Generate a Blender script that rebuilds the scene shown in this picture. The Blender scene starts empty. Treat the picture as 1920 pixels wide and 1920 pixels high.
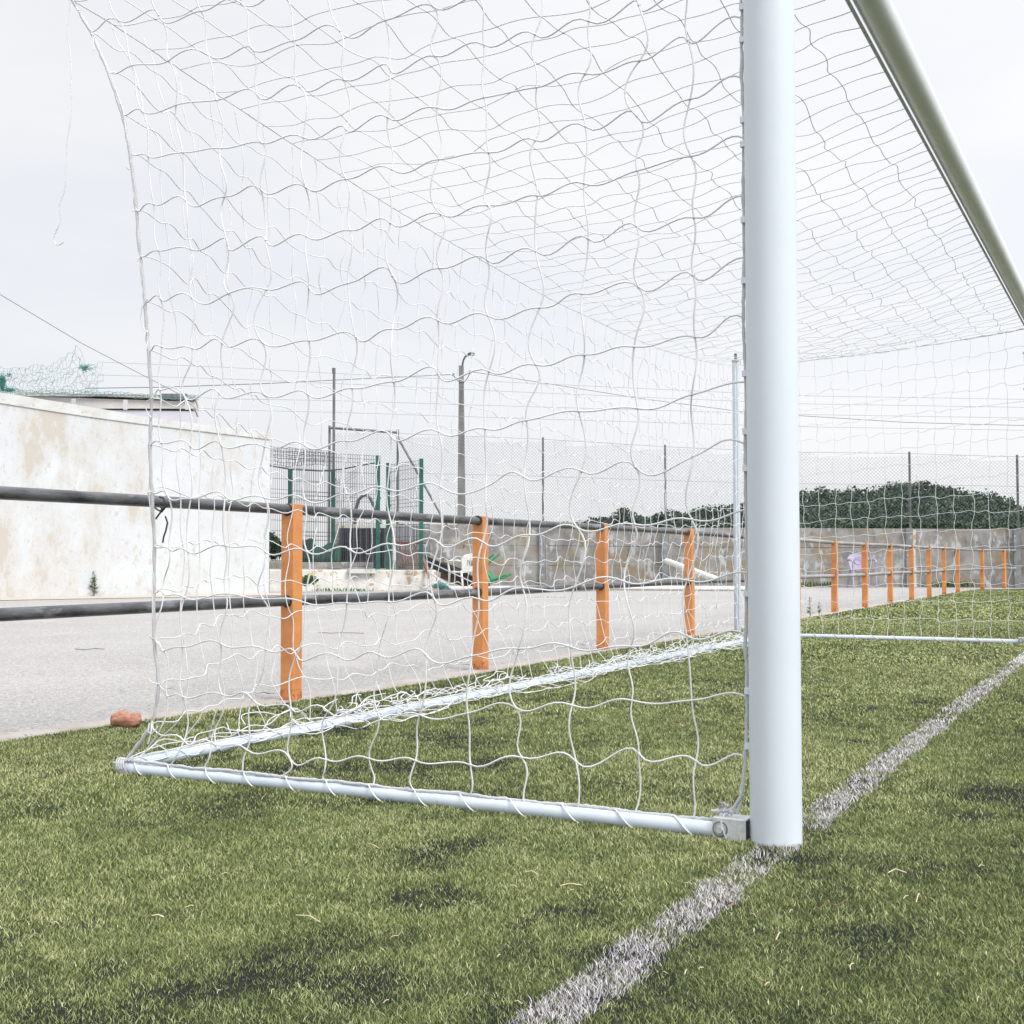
import bpy, math, random
import numpy as np
from mathutils import Vector
random.seed(7); rng = np.random.default_rng(7)
R_ = math.radians
scene = bpy.context.scene
COL = scene.collection

# ------------------------------------------------------------------ camera
F, PITCH, ROLL, CH, YAW, CX, CY = 2308.0, 0.0388, -0.00064, 0.65653, 1.0918, -2.83748, -0.78452
fw = np.array([math.sin(YAW)*math.cos(PITCH), math.cos(YAW)*math.cos(PITCH), math.sin(PITCH)])
rt = np.array([math.cos(YAW), -math.sin(YAW), 0.0]); up = np.cross(rt, fw)
c_, s_ = math.cos(ROLL), math.sin(ROLL)
rt, up = c_*rt + s_*up, -s_*rt + c_*up
CAM = np.array([CX, CY, CH])
from mathutils import Matrix
cd = bpy.data.cameras.new('camera'); cam = bpy.data.objects.new('camera', cd); COL.objects.link(cam)
M = Matrix.Identity(4)
for i in range(3):
    M[i][0] = rt[i]; M[i][1] = up[i]; M[i][2] = -fw[i]; M[i][3] = CAM[i]
cam.matrix_world = M
cd.sensor_width = 36; cd.lens = 36*F/1920; cd.clip_end = 3000; cd.clip_start = 0.05
scene.camera = cam

# ------------------------------------------------------------------ light
scene.view_settings.view_transform = 'Standard'; scene.view_settings.look = 'None'
scene.view_settings.exposure = 0.0; scene.view_settings.gamma = 1
SUN = Vector((-0.22, -0.95, 1.0)).normalized()
sl = bpy.data.lights.new('sun', 'SUN'); sl.energy = 2.8; sl.angle = R_(22); sl.color = (1.0, .97, .92)
so = bpy.data.objects.new('sun', sl); COL.objects.link(so)
so.rotation_euler = SUN.to_track_quat('Z', 'Y').to_euler(); so.location = (0, -5, 20)
w = bpy.data.worlds.new('World'); scene.world = w; w.use_nodes = True
nt = w.node_tree; nt.nodes.clear()
def N(t, k, **kw):
    n = t.nodes.new(k)
    for a, b in kw.items():
        if a.startswith('i_'):
            n.inputs[a[2:].replace('_', ' ')].default_value = b
        else: setattr(n, a, b)
    return n
out = N(nt, 'ShaderNodeOutputWorld'); mixs = N(nt, 'ShaderNodeMixShader')
sky = N(nt, 'ShaderNodeTexSky', sky_type='NISHITA', sun_disc=False)
sky.sun_elevation = math.asin(SUN.z); sky.sun_rotation = math.atan2(SUN.x, SUN.y)
bg1 = N(nt, 'ShaderNodeBackground', i_Strength=0.1); bg2 = N(nt, 'ShaderNodeBackground', i_Strength=1.0)
tc = N(nt, 'ShaderNodeTexCoord'); mp = N(nt, 'ShaderNodeMapping'); mp.inputs['Scale'].default_value = (1, 1, 3.2)
no = N(nt, 'ShaderNodeTexNoise', i_Scale=2.6, i_Detail=6.0, i_Roughness=0.5)
cr = N(nt, 'ShaderNodeValToRGB'); e = cr.color_ramp.elements
e[0].position = .36; e[0].color = (.875, .897, .945, 1); e[1].position = .60; e[1].color = (.96, .968, .975, 1)
sx = N(nt, 'ShaderNodeSeparateXYZ')
mr = N(nt, 'ShaderNodeMapRange'); mr.inputs[1].default_value = .42; mr.inputs[2].default_value = 1.0; mr.inputs[3].default_value = 1.0; mr.inputs[4].default_value = 2.3
mul = N(nt, 'ShaderNodeVectorMath', operation='SCALE')
# brighter cloud towards the sun side, bluish bank low over the hill
dotn = N(nt, 'ShaderNodeVectorMath', operation='DOT_PRODUCT'); dotn.inputs[1].default_value = tuple(Vector((1.0, -.25, .35)).normalized())
mr2 = N(nt, 'ShaderNodeMapRange'); mr2.inputs[1].default_value = .60; mr2.inputs[2].default_value = .98; mr2.inputs[3].default_value = .985; mr2.inputs[4].default_value = 1.07
mr3 = N(nt, 'ShaderNodeMapRange'); mr3.inputs[1].default_value = .0; mr3.inputs[2].default_value = .13; mr3.inputs[3].default_value = .90; mr3.inputs[4].default_value = 1.0
m1 = N(nt, 'ShaderNodeMath', operation='MULTIPLY'); m2 = N(nt, 'ShaderNodeMath', operation='MULTIPLY')
L = nt.links.new
L(tc.outputs['Generated'], mp.inputs[0]); L(mp.outputs[0], no.inputs['Vector']); L(no.outputs['Fac'], cr.inputs[0])
L(tc.outputs['Generated'], sx.inputs[0]); L(sx.outputs['Z'], mr.inputs[0]); L(tc.outputs['Generated'], dotn.inputs[0]); L(dotn.outputs['Value'], mr2.inputs[0])
L(sx.outputs['Z'], mr3.inputs[0])
L(mr.outputs[0], m1.inputs[0]); L(mr2.outputs[0], m1.inputs[1]); L(m1.outputs[0], m2.inputs[0]); L(mr3.outputs[0], m2.inputs[1])
dots = N(nt, 'ShaderNodeVectorMath', operation='DOT_PRODUCT'); dots.inputs[1].default_value = tuple(Vector((-.35, -.8, .6)).normalized())  # unseen sky behind the camera, brightened on purpose to light faces turned there
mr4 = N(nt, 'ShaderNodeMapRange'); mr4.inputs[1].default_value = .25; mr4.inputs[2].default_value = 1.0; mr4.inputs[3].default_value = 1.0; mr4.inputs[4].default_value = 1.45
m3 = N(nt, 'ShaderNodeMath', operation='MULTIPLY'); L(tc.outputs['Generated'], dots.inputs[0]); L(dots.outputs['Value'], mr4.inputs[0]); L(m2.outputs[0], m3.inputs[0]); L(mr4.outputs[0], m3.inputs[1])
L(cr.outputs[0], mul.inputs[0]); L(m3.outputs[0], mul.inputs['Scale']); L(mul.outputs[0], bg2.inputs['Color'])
L(sky.outputs[0], bg1.inputs['Color']); mixs.inputs[0].default_value = .95
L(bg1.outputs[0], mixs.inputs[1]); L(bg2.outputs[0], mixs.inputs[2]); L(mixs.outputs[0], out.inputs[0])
scene.cycles.max_bounces = 6; scene.cycles.diffuse_bounces = 3

# ------------------------------------------------------------------ pixel helpers: photograph pixel (1920 px) to a place on a known plane
def ray(x, y): return fw + (x-960)/F*rt - (y-960)/F*up
def plane(x, y, ax, v):
    d = ray(x, y); return CAM + (v-CAM[ax])/d[ax]*d
def gp(x, y, z=0.0): return plane(x, y, 2, z)
def at(x, y, Z): return CAM + ray(x, y)*Z            # at depth Z along the view axis
def depth(P): return float((np.asarray(P)-CAM) @ fw)

# ------------------------------------------------------------------ materials
def mat(name, col, col2=None, scale=8.0, rough=.6, detail=5, bump=0, bscale=60, metal=0.0, lo=.35, hi=.65, stretch=(1, 1, 1), spec=.5):
    m = bpy.data.materials.new(name); m.use_nodes = True; t = m.node_tree; b = t.nodes['Principled BSDF']
    b.inputs['Roughness'].default_value = rough; b.inputs['Metallic'].default_value = metal
    b.inputs['Specular IOR Level'].default_value = spec
    co = N(t, 'ShaderNodeTexCoord'); mpn = N(t, 'ShaderNodeMapping'); mpn.inputs['Scale'].default_value = stretch
    t.links.new(co.outputs['Object'], mpn.inputs[0])
    if col2 is None: col2 = tuple(c*.82 for c in col)
    n = N(t, 'ShaderNodeTexNoise', i_Scale=scale, i_Detail=float(detail), i_Roughness=.6)
    r = N(t, 'ShaderNodeValToRGB'); r.color_ramp.elements[0].position = lo; r.color_ramp.elements[1].position = hi
    r.color_ramp.elements[0].color = (*col2, 1); r.color_ramp.elements[1].color = (*col, 1)
    t.links.new(mpn.outputs[0], n.inputs['Vector']); t.links.new(n.outputs['Fac'], r.inputs[0]); t.links.new(r.outputs[0], b.inputs['Base Color'])
    if bump:
        n2 = N(t, 'ShaderNodeTexNoise', i_Scale=float(bscale), i_Detail=3.0); bm = N(t, 'ShaderNodeBump', i_Strength=bump, i_Distance=.01)
        t.links.new(mpn.outputs[0], n2.inputs['Vector']); t.links.new(n2.outputs['Fac'], bm.inputs['Height']); t.links.new(bm.outputs[0], b.inputs['Normal'])
    m['ramp'] = r.name
    return m
def layer(m, col, scale, lo, hi, stretch=(1, 1, 1), detail=6, offs=(0, 0, 0), coord='Object', rough=.65):
    """mixes one more noise-shaped patch colour over the base colour"""
    t = m.node_tree; b = t.nodes['Principled BSDF']; src = b.inputs['Base Color'].links[0].from_socket
    co = N(t, 'ShaderNodeTexCoord'); mpn = N(t, 'ShaderNodeMapping'); mpn.inputs['Scale'].default_value = stretch; mpn.inputs['Location'].default_value = offs
    n = N(t, 'ShaderNodeTexNoise', i_Scale=scale, i_Detail=float(detail), i_Roughness=rough)
    r = N(t, 'ShaderNodeMapRange'); r.inputs[1].default_value = lo; r.inputs[2].default_value = hi
    mx = N(t, 'ShaderNodeMix', data_type='RGBA'); mx.inputs[7].default_value = (*col, 1)
    l = t.links.new
    l(co.outputs[coord], mpn.inputs[0]); l(mpn.outputs[0], n.inputs['Vector']); l(n.outputs['Fac'], r.inputs[0]); l(r.outputs[0], mx.inputs[0]); l(src, mx.inputs[6]); l(mx.outputs[2], b.inputs['Base Color'])
    return mx, r
MT = {}
MT['post'] = mat('white gloss paint', (.635, .69, .755), (.605, .66, .725), 3, .42, bump=.02, bscale=30, spec=.3)
layer(MT['post'], (.50, .53, .56), 7, .68, .74, (1, 1, .12)); layer(MT['post'], (.46, .47, .46), 38, .71, .74)
MT['bar'] = mat('white bar paint', (.58, .64, .71), (.50, .56, .63), 6, .22)
MT['crossbar'] = mat('crossbar paint', (.78, .84, .87), (.72, .77, .80), 4, .3)
MT['cord'] = mat('white net cord', (.90, .91, .935), (.83, .84, .87), 200, .8, bump=.3, bscale=900)
def translucent(m, col, f):
    t = m.node_tree; b = t.nodes['Principled BSDF']; o = [n for n in t.nodes if n.type == 'OUTPUT_MATERIAL'][0]
    tr = N(t, 'ShaderNodeBsdfTranslucent'); tr.inputs[0].default_value = (*col, 1); mx = N(t, 'ShaderNodeMixShader'); mx.inputs[0].default_value = f
    t.links.new(b.outputs[0], mx.inputs[1]); t.links.new(tr.outputs[0], mx.inputs[2]); t.links.new(mx.outputs[0], o.inputs['Surface'])
translucent(MT['cord'], (.92, .925, .95), .22)
MT['rope'] = mat('white rope', (.86, .87, .90), (.72, .73, .77), 260, .85, bump=.6, bscale=700)
translucent(MT['rope'], (.92, .93, .95), .25)
MT['galv'] = mat('galvanised steel', (.50, .52, .54), (.36, .38, .40), 60, .45, metal=.25, bump=.1, bscale=200)
MT['brk'] = mat('cast bracket', (.60, .62, .64), (.46, .48, .50), 70, .45, metal=.1, bump=.1, bscale=200)
MT['boltm'] = mat('bright zinc', (.66, .67, .68), (.5, .51, .52), 90, .35, metal=.3)
MT['clip'] = mat('plastic clip', (.72, .76, .84), (.66, .70, .78), 30, .4)
MT['orange'] = mat('orange paint', (.68, .285, .092), (.52, .20, .068), 7, .5, bump=.15, bscale=40)
layer(MT['orange'], (.20, .06, .03), 22, .66, .73)
MT['rust'] = mat('rusted orange foot', (.17, .06, .035), (.60, .23, .08), 34, .85, bump=.5, bscale=120, lo=.46, hi=.66)
MT['rail'] = mat('weathered dark rail paint', (.105, .108, .120), (.028, .029, .034), 16, .27, bump=.25, bscale=90, stretch=(.35, 1, 1))
layer(MT['rail'], (.17, .175, .19), 18, .57, .64, (.25, 1, 1)); layer(MT['rail'], (.17, .13, .08), 6, .66, .74, (.3, 1, 1))
MT['wall'] = mat('flaking whitewash', (.555, .58, .605), (.51, .53, .55), 1.5, .85, bump=.35, bscale=18)
MT['coping'] = mat('coping plaster', (.56, .575, .59), (.49, .49, .48), 4, .85, bump=.3, bscale=30)
layer(MT['coping'], (.48, .42, .34), 7, .58, .64)
MT['house'] = mat('pale lilac render', (.60, .59, .66), (.55, .54, .60), 2, .8)
MT['house2'] = mat('faded panel', (.60, .57, .55), (.54, .51, .50), 3, .8, bump=.1)
MT['concrete'] = mat('stained concrete', (.33, .32, .31), (.21, .20, .19), 2.6, .9, bump=.35, bscale=14, lo=.40, hi=.60)
layer(MT['concrete'], (.26, .215, .15), 1.5, .52, .62, (1, 1, 1.2), 9); layer(MT['concrete'], (.46, .46, .47), 4, .56, .63, (1, 1, .6), 10); layer(MT['concrete'], (.09, .085, .08), 9, .61, .70, (1, 1, .25))
MT['pillar'] = mat('grey concrete pillar', (.24, .25, .26), (.15, .155, .16), 5, .9)
layer(MT['pillar'], (.42, .42, .43), 8, .58, .66)
MT['plinth'] = mat('flaking plinth', (.66, .65, .63), (.50, .48, .45), 3, .9, bump=.4, bscale=20)
layer(MT['plinth'], (.42, .30, .19), 4.5, .57, .60)
MT['green'] = mat('dark green paint', (.018, .115, .085), (.012, .07, .055), 5, .45)
MT['greenp'] = mat('bright green plastic', (.015, .27, .12), (.01, .21, .09), 5, .35)
MT['teal'] = mat('teal net cord', (.06, .30, .25), (.10, .22, .22), 40, .8)
MT['gnet'] = mat('grey green net cord', (.12, .33, .30), (.12, .17, .19), 3, .8)
MT['black'] = mat('dark mesh wire', (.07, .08, .09), (.05, .055, .06), 20, .6)
MT['link'] = mat('chain link wire', (.15, .175, .19), (.10, .12, .13), 20, .5)
MT['steel'] = mat('dull steel tube', (.17, .19, .21), (.10, .10, .10), 9, .5, stretch=(1, 1, .4))
layer(MT['steel'], (.16, .10, .06), 12, .58, .66)
MT['lamp'] = mat('pole concrete', (.235, .235, .225), (.15, .15, .145), 6, .9, stretch=(1, 1, .3), bump=.2)
MT['lampdark'] = mat('dark lamp metal', (.10, .12, .13), (.07, .08, .09), 6, .4)
MT['lampglass'] = mat('lamp bowl', (.38, .43, .44), (.33, .38, .40), 6, .2)
MT['sheet'] = mat('grey metal sheet', (.105, .11, .13), (.075, .078, .09), 4, .6, stretch=(6, 6, .4))
MT['sheetw'] = mat('pale corrugated sheet', (.55, .56, .58), (.46, .47, .49), 4, .6, stretch=(6, 6, .4))
MT['tarp'] = mat('dark green tarpaulin', (.02, .10, .07), (.012, .045, .035), 6, .7, bump=.5, bscale=9)
MT['plastic'] = mat('off white plastic', (.74, .74, .71), (.66, .65, .60), 5, .45)
MT['lilac'] = mat('lilac plastic', (.36, .31, .44), (.31, .27, .38), 5, .45)
MT['lilacd'] = mat('lilac moulding', (.30, .27, .38), (.27, .25, .35), 5, .45)
MT['board'] = mat('brown board', (.14, .105, .06), (.08, .06, .04), 5, .8)
MT['dboard'] = mat('black board', (.03, .032, .036), (.02, .02, .02), 5, .6)
MT['red'] = mat('faded red metal', (.26, .095, .06), (.18, .07, .05), 12, .7)
MT['wood'] = mat('old timber', (.22, .18, .145), (.12, .10, .085), 7, .85)
MT['leafg'] = mat('weed leaf', (.085, .17, .045), (.05, .10, .03), 30, .7)
MT['leafr'] = mat('brown weed stem', (.22, .11, .05), (.12, .06, .03), 30, .8)
MT['bush'] = mat('bush leaf', (.045, .09, .03), (.02, .045, .018), 4, .8)
MT['pine'] = mat('pine foliage', (.085, .125, .078), (.026, .048, .036), .6, .9)
MT['trunk'] = mat('pine bark', (.10, .075, .05), (.06, .045, .03), 3, .9)
MT['hill'] = mat('hill earth', (.05, .07, .035), (.03, .045, .025), .1, .95)
MT['wire'] = mat('overhead wire', (.20, .22, .24), None, 5, .6)
MT['wiref'] = mat('thin strand', (.34, .36, .38), None, 5, .6)
MT['twine'] = mat('black twine', (.02, .02, .022), (.07, .06, .05), 200, .8)
MT['dryleaf'] = mat('dry leaf', (.52, .26, .16), (.36, .16, .09), 40, .8, bump=.3, bscale=150)
MT['husk'] = mat('terracotta husk', (.52, .27, .18), (.30, .13, .085), 45, .8, bump=.5, bscale=60, stretch=(1, 1, 3))
MT['twig'] = mat('pale straw', (.66, .58, .42), (.5, .40, .25), 60, .8)
MT['flower'] = mat('yellow petal', (.75, .55, .03), None, 30, .7)

# whitewash wall: bare patches that run down the wall
def flaked(m, dirv):
    t = m.node_tree; b = t.nodes['Principled BSDF']; l = t.links.new; src = b.inputs['Base Color'].links[0].from_socket
    co = N(t, 'ShaderNodeTexCoord')
    def noise(sc, st, off, rough=.75, det=12.0):
        mpn = N(t, 'ShaderNodeMapping'); mpn.inputs['Scale'].default_value = st; mpn.inputs['Location'].default_value = off
        n = N(t, 'ShaderNodeTexNoise', i_Scale=sc, i_Detail=det, i_Roughness=rough); l(co.outputs['Object'], mpn.inputs[0]); l(mpn.outputs[0], n.inputs['Vector']); return n.outputs['Fac']
    dt = N(t, 'ShaderNodeVectorMath', operation='DOT_PRODUCT'); dt.inputs[1].default_value = dirv; l(co.outputs['Object'], dt.inputs[0])
    g = N(t, 'ShaderNodeMapRange'); g.inputs[1].default_value = 2.6; g.inputs[2].default_value = 4.6; g.inputs[3].default_value = -.03; g.inputs[4].default_value = .06; l(dt.outputs['Value'], g.inputs[0])
    ad = N(t, 'ShaderNodeMath', operation='ADD'); l(noise(1.0, (1.3, 1.3, .62), (3.1, 1.7, .4)), ad.inputs[0]); l(g.outputs[0], ad.inputs[1])
    def over(fac, lo, hi, col, src):
        r = N(t, 'ShaderNodeMapRange'); r.inputs[1].default_value = lo; r.inputs[2].default_value = hi; mx = N(t, 'ShaderNodeMix', data_type='RGBA'); mx.inputs[7].default_value = (*col, 1)
        l(fac, r.inputs[0]); l(r.outputs[0], mx.inputs[0]); l(src, mx.inputs[6]); return mx.outputs[2]
    c = over(ad.outputs[0], .47, .57, (.50, .495, .49), src); c = over(ad.outputs[0], .58, .615, (.455, .425, .385), c)
    c = over(noise(9, (1, 1, .6), (0, 0, 0), .7, 8.0), .565, .63, (.47, .45, .425), c); c = over(noise(26, (1, 1, .8), (5, 0, 0), .6, 4.0), .66, .70, (.34, .30, .26), c)
    l(c, b.inputs['Base Color'])
flaked(MT['wall'], (-.92, .39, 0)); 

# ------------------------------------------------------------------ mesh builder
class MB:
    def __init__(s): s.v = []; s.f = []; s.n = 0
    def add(s, v, f):
        v = np.asarray(v, float).reshape(-1, 3); k = s.n
        s.v.append(v); s.f.extend([tuple(i+k for i in q) for q in f]); s.n += len(v)
    def box(s, c, size, ax=None):
        """box centre c, full size along axes ax (3x3 rows)"""
        A = np.eye(3) if ax is None else np.asarray(ax, float)
        h = np.asarray(size, float)/2
        v = [np.asarray(c, float) + (sx*h[0])*A[0] + (sy*h[1])*A[1] + (sz*h[2])*A[2] for sx in (-1, 1) for sy in (-1, 1) for sz in (-1, 1)]
        s.add(v, [(0, 1, 3, 2), (4, 6, 7, 5), (0, 4, 5, 1), (2, 3, 7, 6), (0, 2, 6, 4), (1, 5, 7, 3)])
    def tube(s, P, r, k=6, cap=True):
        P = np.asarray(P, float); n = len(P)
        if n < 2: return
        r = np.full(n, r) if np.isscalar(r) else np.asarray(r, float)
        T = np.gradient(P, axis=0); T /= np.linalg.norm(T, axis=1)[:, None] + 1e-12
        a = np.array([0, 0, 1.]) if abs(T[0][2]) < .9 else np.array([1., 0, 0])
        u = np.cross(T[0], a); u /= np.linalg.norm(u); U = [u]
        for i in range(1, n):
            u = U[-1] - (U[-1] @ T[i])*T[i]; nn = np.linalg.norm(u)
            u = u/nn if nn > 1e-9 else U[-1]; U.append(u)
        U = np.array(U); W = np.cross(T, U)
        ang = np.arange(k)*2*math.pi/k
        V = P[:, None, :] + r[:, None, None]*(np.cos(ang)[None, :, None]*U[:, None, :] + np.sin(ang)[None, :, None]*W[:, None, :])
        f = [(i*k+j, i*k+(j+1) % k, (i+1)*k+(j+1) % k, (i+1)*k+j) for i in range(n-1) for j in range(k)]
        if cap: f += [tuple(range(k-1, -1, -1)), tuple((n-1)*k+j for j in range(k))]
        s.add(V.reshape(-1, 3), f)
    def knot(s, p, r):
        d = np.array([(1, 0, 0), (-1, 0, 0), (0, 1, 0), (0, -1, 0), (0, 0, 1), (0, 0, -1)], float)*r*(rng.random((6, 1))*.5+.8)
        s.add(np.asarray(p)+d, [(0, 2, 4), (2, 1, 4), (1, 3, 4), (3, 0, 4), (2, 0, 5), (1, 2, 5), (3, 1, 5), (0, 3, 5)])
    def prism(s, poly, z0, z1):
        n = len(poly); v = [(*p[:2], z0) for p in poly] + [(*p[:2], z1) for p in poly]
        s.add(v, [tuple(range(n-1, -1, -1)), tuple(range(n, 2*n))] + [(i, (i+1) % n, n+(i+1) % n, n+i) for i in range(n)])
    def build(s, name, m, parent=None, smooth=False, origin=None):
        V = np.concatenate(s.v) if s.v else np.zeros((0, 3))
        if parent is not None: org = np.array(parent.matrix_world.translation if parent.parent is None else parent['_o'])
        elif origin is not None: org = np.asarray(origin, float)
        else:
            org = (V.min(0)+V.max(0))/2; org[2] = V[:, 2].min()
        me = bpy.data.meshes.new(name); me.from_pydata((V-org).tolist(), [], s.f); me.materials.append(m)
        if smooth:
            me.polygons.foreach_set('use_smooth', [True]*len(me.polygons))
            sharp = {tuple(sorted(ek)) for p in me.polygons if len(p.vertices) > 4 for ek in p.edge_keys}
            if sharp:
                for ed in me.edges:
                    if ed.key in sharp: ed.use_edge_sharp = True
        o = bpy.data.objects.new(name, me); COL.objects.link(o)
        if parent is None: o.location = org
        else: o.parent = parent
        o['_o'] = list(map(float, org))
        return o
def tag(o, label=None, cat=None, group=None, kind=None):
    if label: o['label'] = label
    if cat: o['category'] = cat
    if group: o['group'] = group
    if kind: o['kind'] = kind
    return o
def empty(name, loc, label, cat, group=None):
    o = bpy.data.objects.new(name, None); COL.objects.link(o); o.location = tuple(map(float, loc)); o.empty_display_size = .2
    o.matrix_world = Matrix.Translation(Vector(tuple(map(float, loc)))); o['_o'] = list(map(float, loc))
    return tag(o, label, cat, group)
def bevel(o, wd, seg=2):
    b = o.modifiers.new('bevel', 'BEVEL'); b.width = wd; b.segments = seg; b.limit_method = 'ANGLE'; return o

def noise2(x, y, seed=0, oct=4, sc=1.0):
    """cheap value noise on arrays"""
    r = np.random.default_rng(seed); tab = r.random((64, 64)); tot = 0; amp = 1; res = 0
    for o in range(oct):
        X = x*sc*2**o; Y = y*sc*2**o; xi = np.floor(X).astype(int); yi = np.floor(Y).astype(int); fx = X-xi; fy = Y-yi
        fx = fx*fx*(3-2*fx); fy = fy*fy*(3-2*fy); g = lambda a, b: tab[a % 64, b % 64]
        res = res + amp*((g(xi, yi)*(1-fx)+g(xi+1, yi)*fx)*(1-fy)+(g(xi, yi+1)*(1-fx)+g(xi+1, yi+1)*fx)*fy); tot += amp; amp *= .5
    return res/tot

# ================================================================== SETTING
def sheet(name, poly, z, m):
    b = MB(); b.add([(p[0], p[1], z) for p in poly], [tuple(range(len(poly)))]); o = b.build(name, m, origin=(0, 0, 0)); o['kind'] = 'structure'; return o
gm = mat('dry earth', (.20, .18, .12), (.10, .13, .06), .4, .95)
sheet('ground', [(-600, -600), (1200, -600), (1200, 1200), (-600, 1200)], -.012, gm)
am = mat('worn pale asphalt', (.355, .345, .335), (.315, .305, .30), .7, .92, bump=.9, bscale=90, detail=8)
layer(am, (.17, .165, .16), 62, .54, .64, detail=4); layer(am, (.58, .565, .55), 75, .56, .64, detail=4, offs=(5, 3, 0)); layer(am, (.20, .19, .185), 6, .66, .74, detail=9, offs=(1, 3, 0))
layer(am, (.41, .395, .375), 1.3, .55, .75, detail=9, offs=(9, 1, 0)); layer(am, (.24, .235, .23), 2.3, .62, .78, detail=9, offs=(2, 7, 0))
sheet('asphalt_yard', [(-14, 2.35), (26.5, 2.35), (28.0, -12), (34, -12), (34, 30), (-14, 30)], -.006, am)
# strip of pale concrete along the turf
km = mat('pale edge concrete', (.42, .395, .375), (.32, .28, .255), 5, .9, bump=.5, bscale=60, detail=8); layer(km, (.30, .17, .12), 9, .64, .70, detail=6)
xs = np.linspace(-6, 26, 130); yo = 2.66 + .03*noise2(xs, xs*0, 3, 4, 1.5)
yo = yo + np.interp(xs, [-6, .3, 1.1, 1.7, 2.4, 3.4], [.36, .24, .20, .09, .0, .0]) - .02
ko = yo + .16 + .09*noise2(xs, xs*0+5, 4, 5, 2.0)
sheet('concrete_strip', [(x, y-.1) for x, y in zip(xs, yo)] + [(x, y) for x, y in zip(xs[::-1], ko[::-1])], -.001, km)
# turf sheet
tm = mat('turf thatch', (.105, .112, .048), (.038, .043, .024), 160, .95, detail=6, bump=.8, bscale=220, spec=.1)
layer(tm, (.14, .155, .06), 1.1, .50, .70, detail=4)
turf_edge = list(zip(xs, yo))
spots = [(*gp(x, y)[:2], r, a) for x, y, r, a in [(720, 1605, .16, 1), (800, 1600, .12, .8), (740, 1690, .15, 1), (660, 1750, .14, .7), (520, 1800, .18, .9), (420, 1870, .2, .9), (620, 1860, .2, .8), (1040, 1700, .13, .6), (1120, 1690, .1, .5),
    (1700, 1780, .16, .9), (1820, 1850, .2, .8), (1600, 1700, .1, .6), (1850, 1500, .14, .9), (1640, 1490, .07, 1), (1760, 1660, .12, .6), (1570, 1560, .08, .7), (430, 1415, .35, 1.2), (660, 1385, .5, 1.3), (850, 1390, .35, 1), (560, 1430, .3, 1.1), (760, 1440, .2, .9), (1000, 1360, .25, .7), (1190, 1465, .12, .6), (930, 1440, .15, .8), (1250, 1600, .1, .6), (1330, 1840, .14, .6), (1090, 1875, .12, .9), (300, 1460, .12, .8), (120, 1840, .25, .6), (1500, 1850, .18, .7)]]
def baldness(x, y):
    b_ = 0
    for cx, cy, r, a in spots: b_ = np.maximum(b_, a*np.exp(-(((x-cx)**2+(y-cy)**2)/(r*r))))
    return noise2(x*2.6+3, y*3.2+9, 11, 6, 1.9)*.60 + .2 - .035 + .12*b_ + .26*(noise2(x, y, 77, 3, 22)-.5) + .03*np.clip((-.06-y)/.05, 0, 1)
gx_ = np.arange(-6, 12.01, .045); gt_ = np.linspace(0, 1, 190); GXX = np.repeat(gx_[:, None], len(gt_), 1); GYY = -6+(np.interp(gx_, xs, yo)[:, None]+6)*gt_[None]
gv = np.stack([GXX.ravel(), GYY.ravel(), np.full(GXX.size, .004)], 1); ng = len(gt_)
b = MB(); b.add(gv, [(i*ng+j, (i+1)*ng+j, (i+1)*ng+j+1, i*ng+j+1) for i in range(len(gx_)-1) for j in range(ng-1)])
pol = [(x, y-.01) for x, y in turf_edge] + [(26.2, 2.3), (27.6, 1.6), (28.2, -12), (-25, -30), (-25, 3.0)]
b.add([(p[0], p[1], .0) for p in pol], [tuple(range(len(pol)))])
turf = b.build('turf_pitch', tm, origin=(0, 0, 0)); turf['kind'] = 'structure'
bl_ = np.clip((baldness(gv[:, 0], gv[:, 1])-.465)/.18, 0, .92); a_ = turf.data.attributes.new('bald', 'FLOAT', 'POINT')
a_.data.foreach_set('value', np.concatenate([bl_, np.zeros(len(pol))]).astype(np.float32))
t_ = tm.node_tree; B_ = t_.nodes['Principled BSDF']; src = B_.inputs['Base Color'].links[0].from_socket
at_ = N(t_, 'ShaderNodeAttribute', attribute_name='bald'); mxx = N(t_, 'ShaderNodeMix', data_type='RGBA'); mxx.inputs[7].default_value = (.016, .017, .021, 1)
t_.links.new(at_.outputs['Fac'], mxx.inputs[0]); t_.links.new(src, mxx.inputs[6]); t_.links.new(mxx.outputs[2], B_.inputs['Base Color'])

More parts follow.
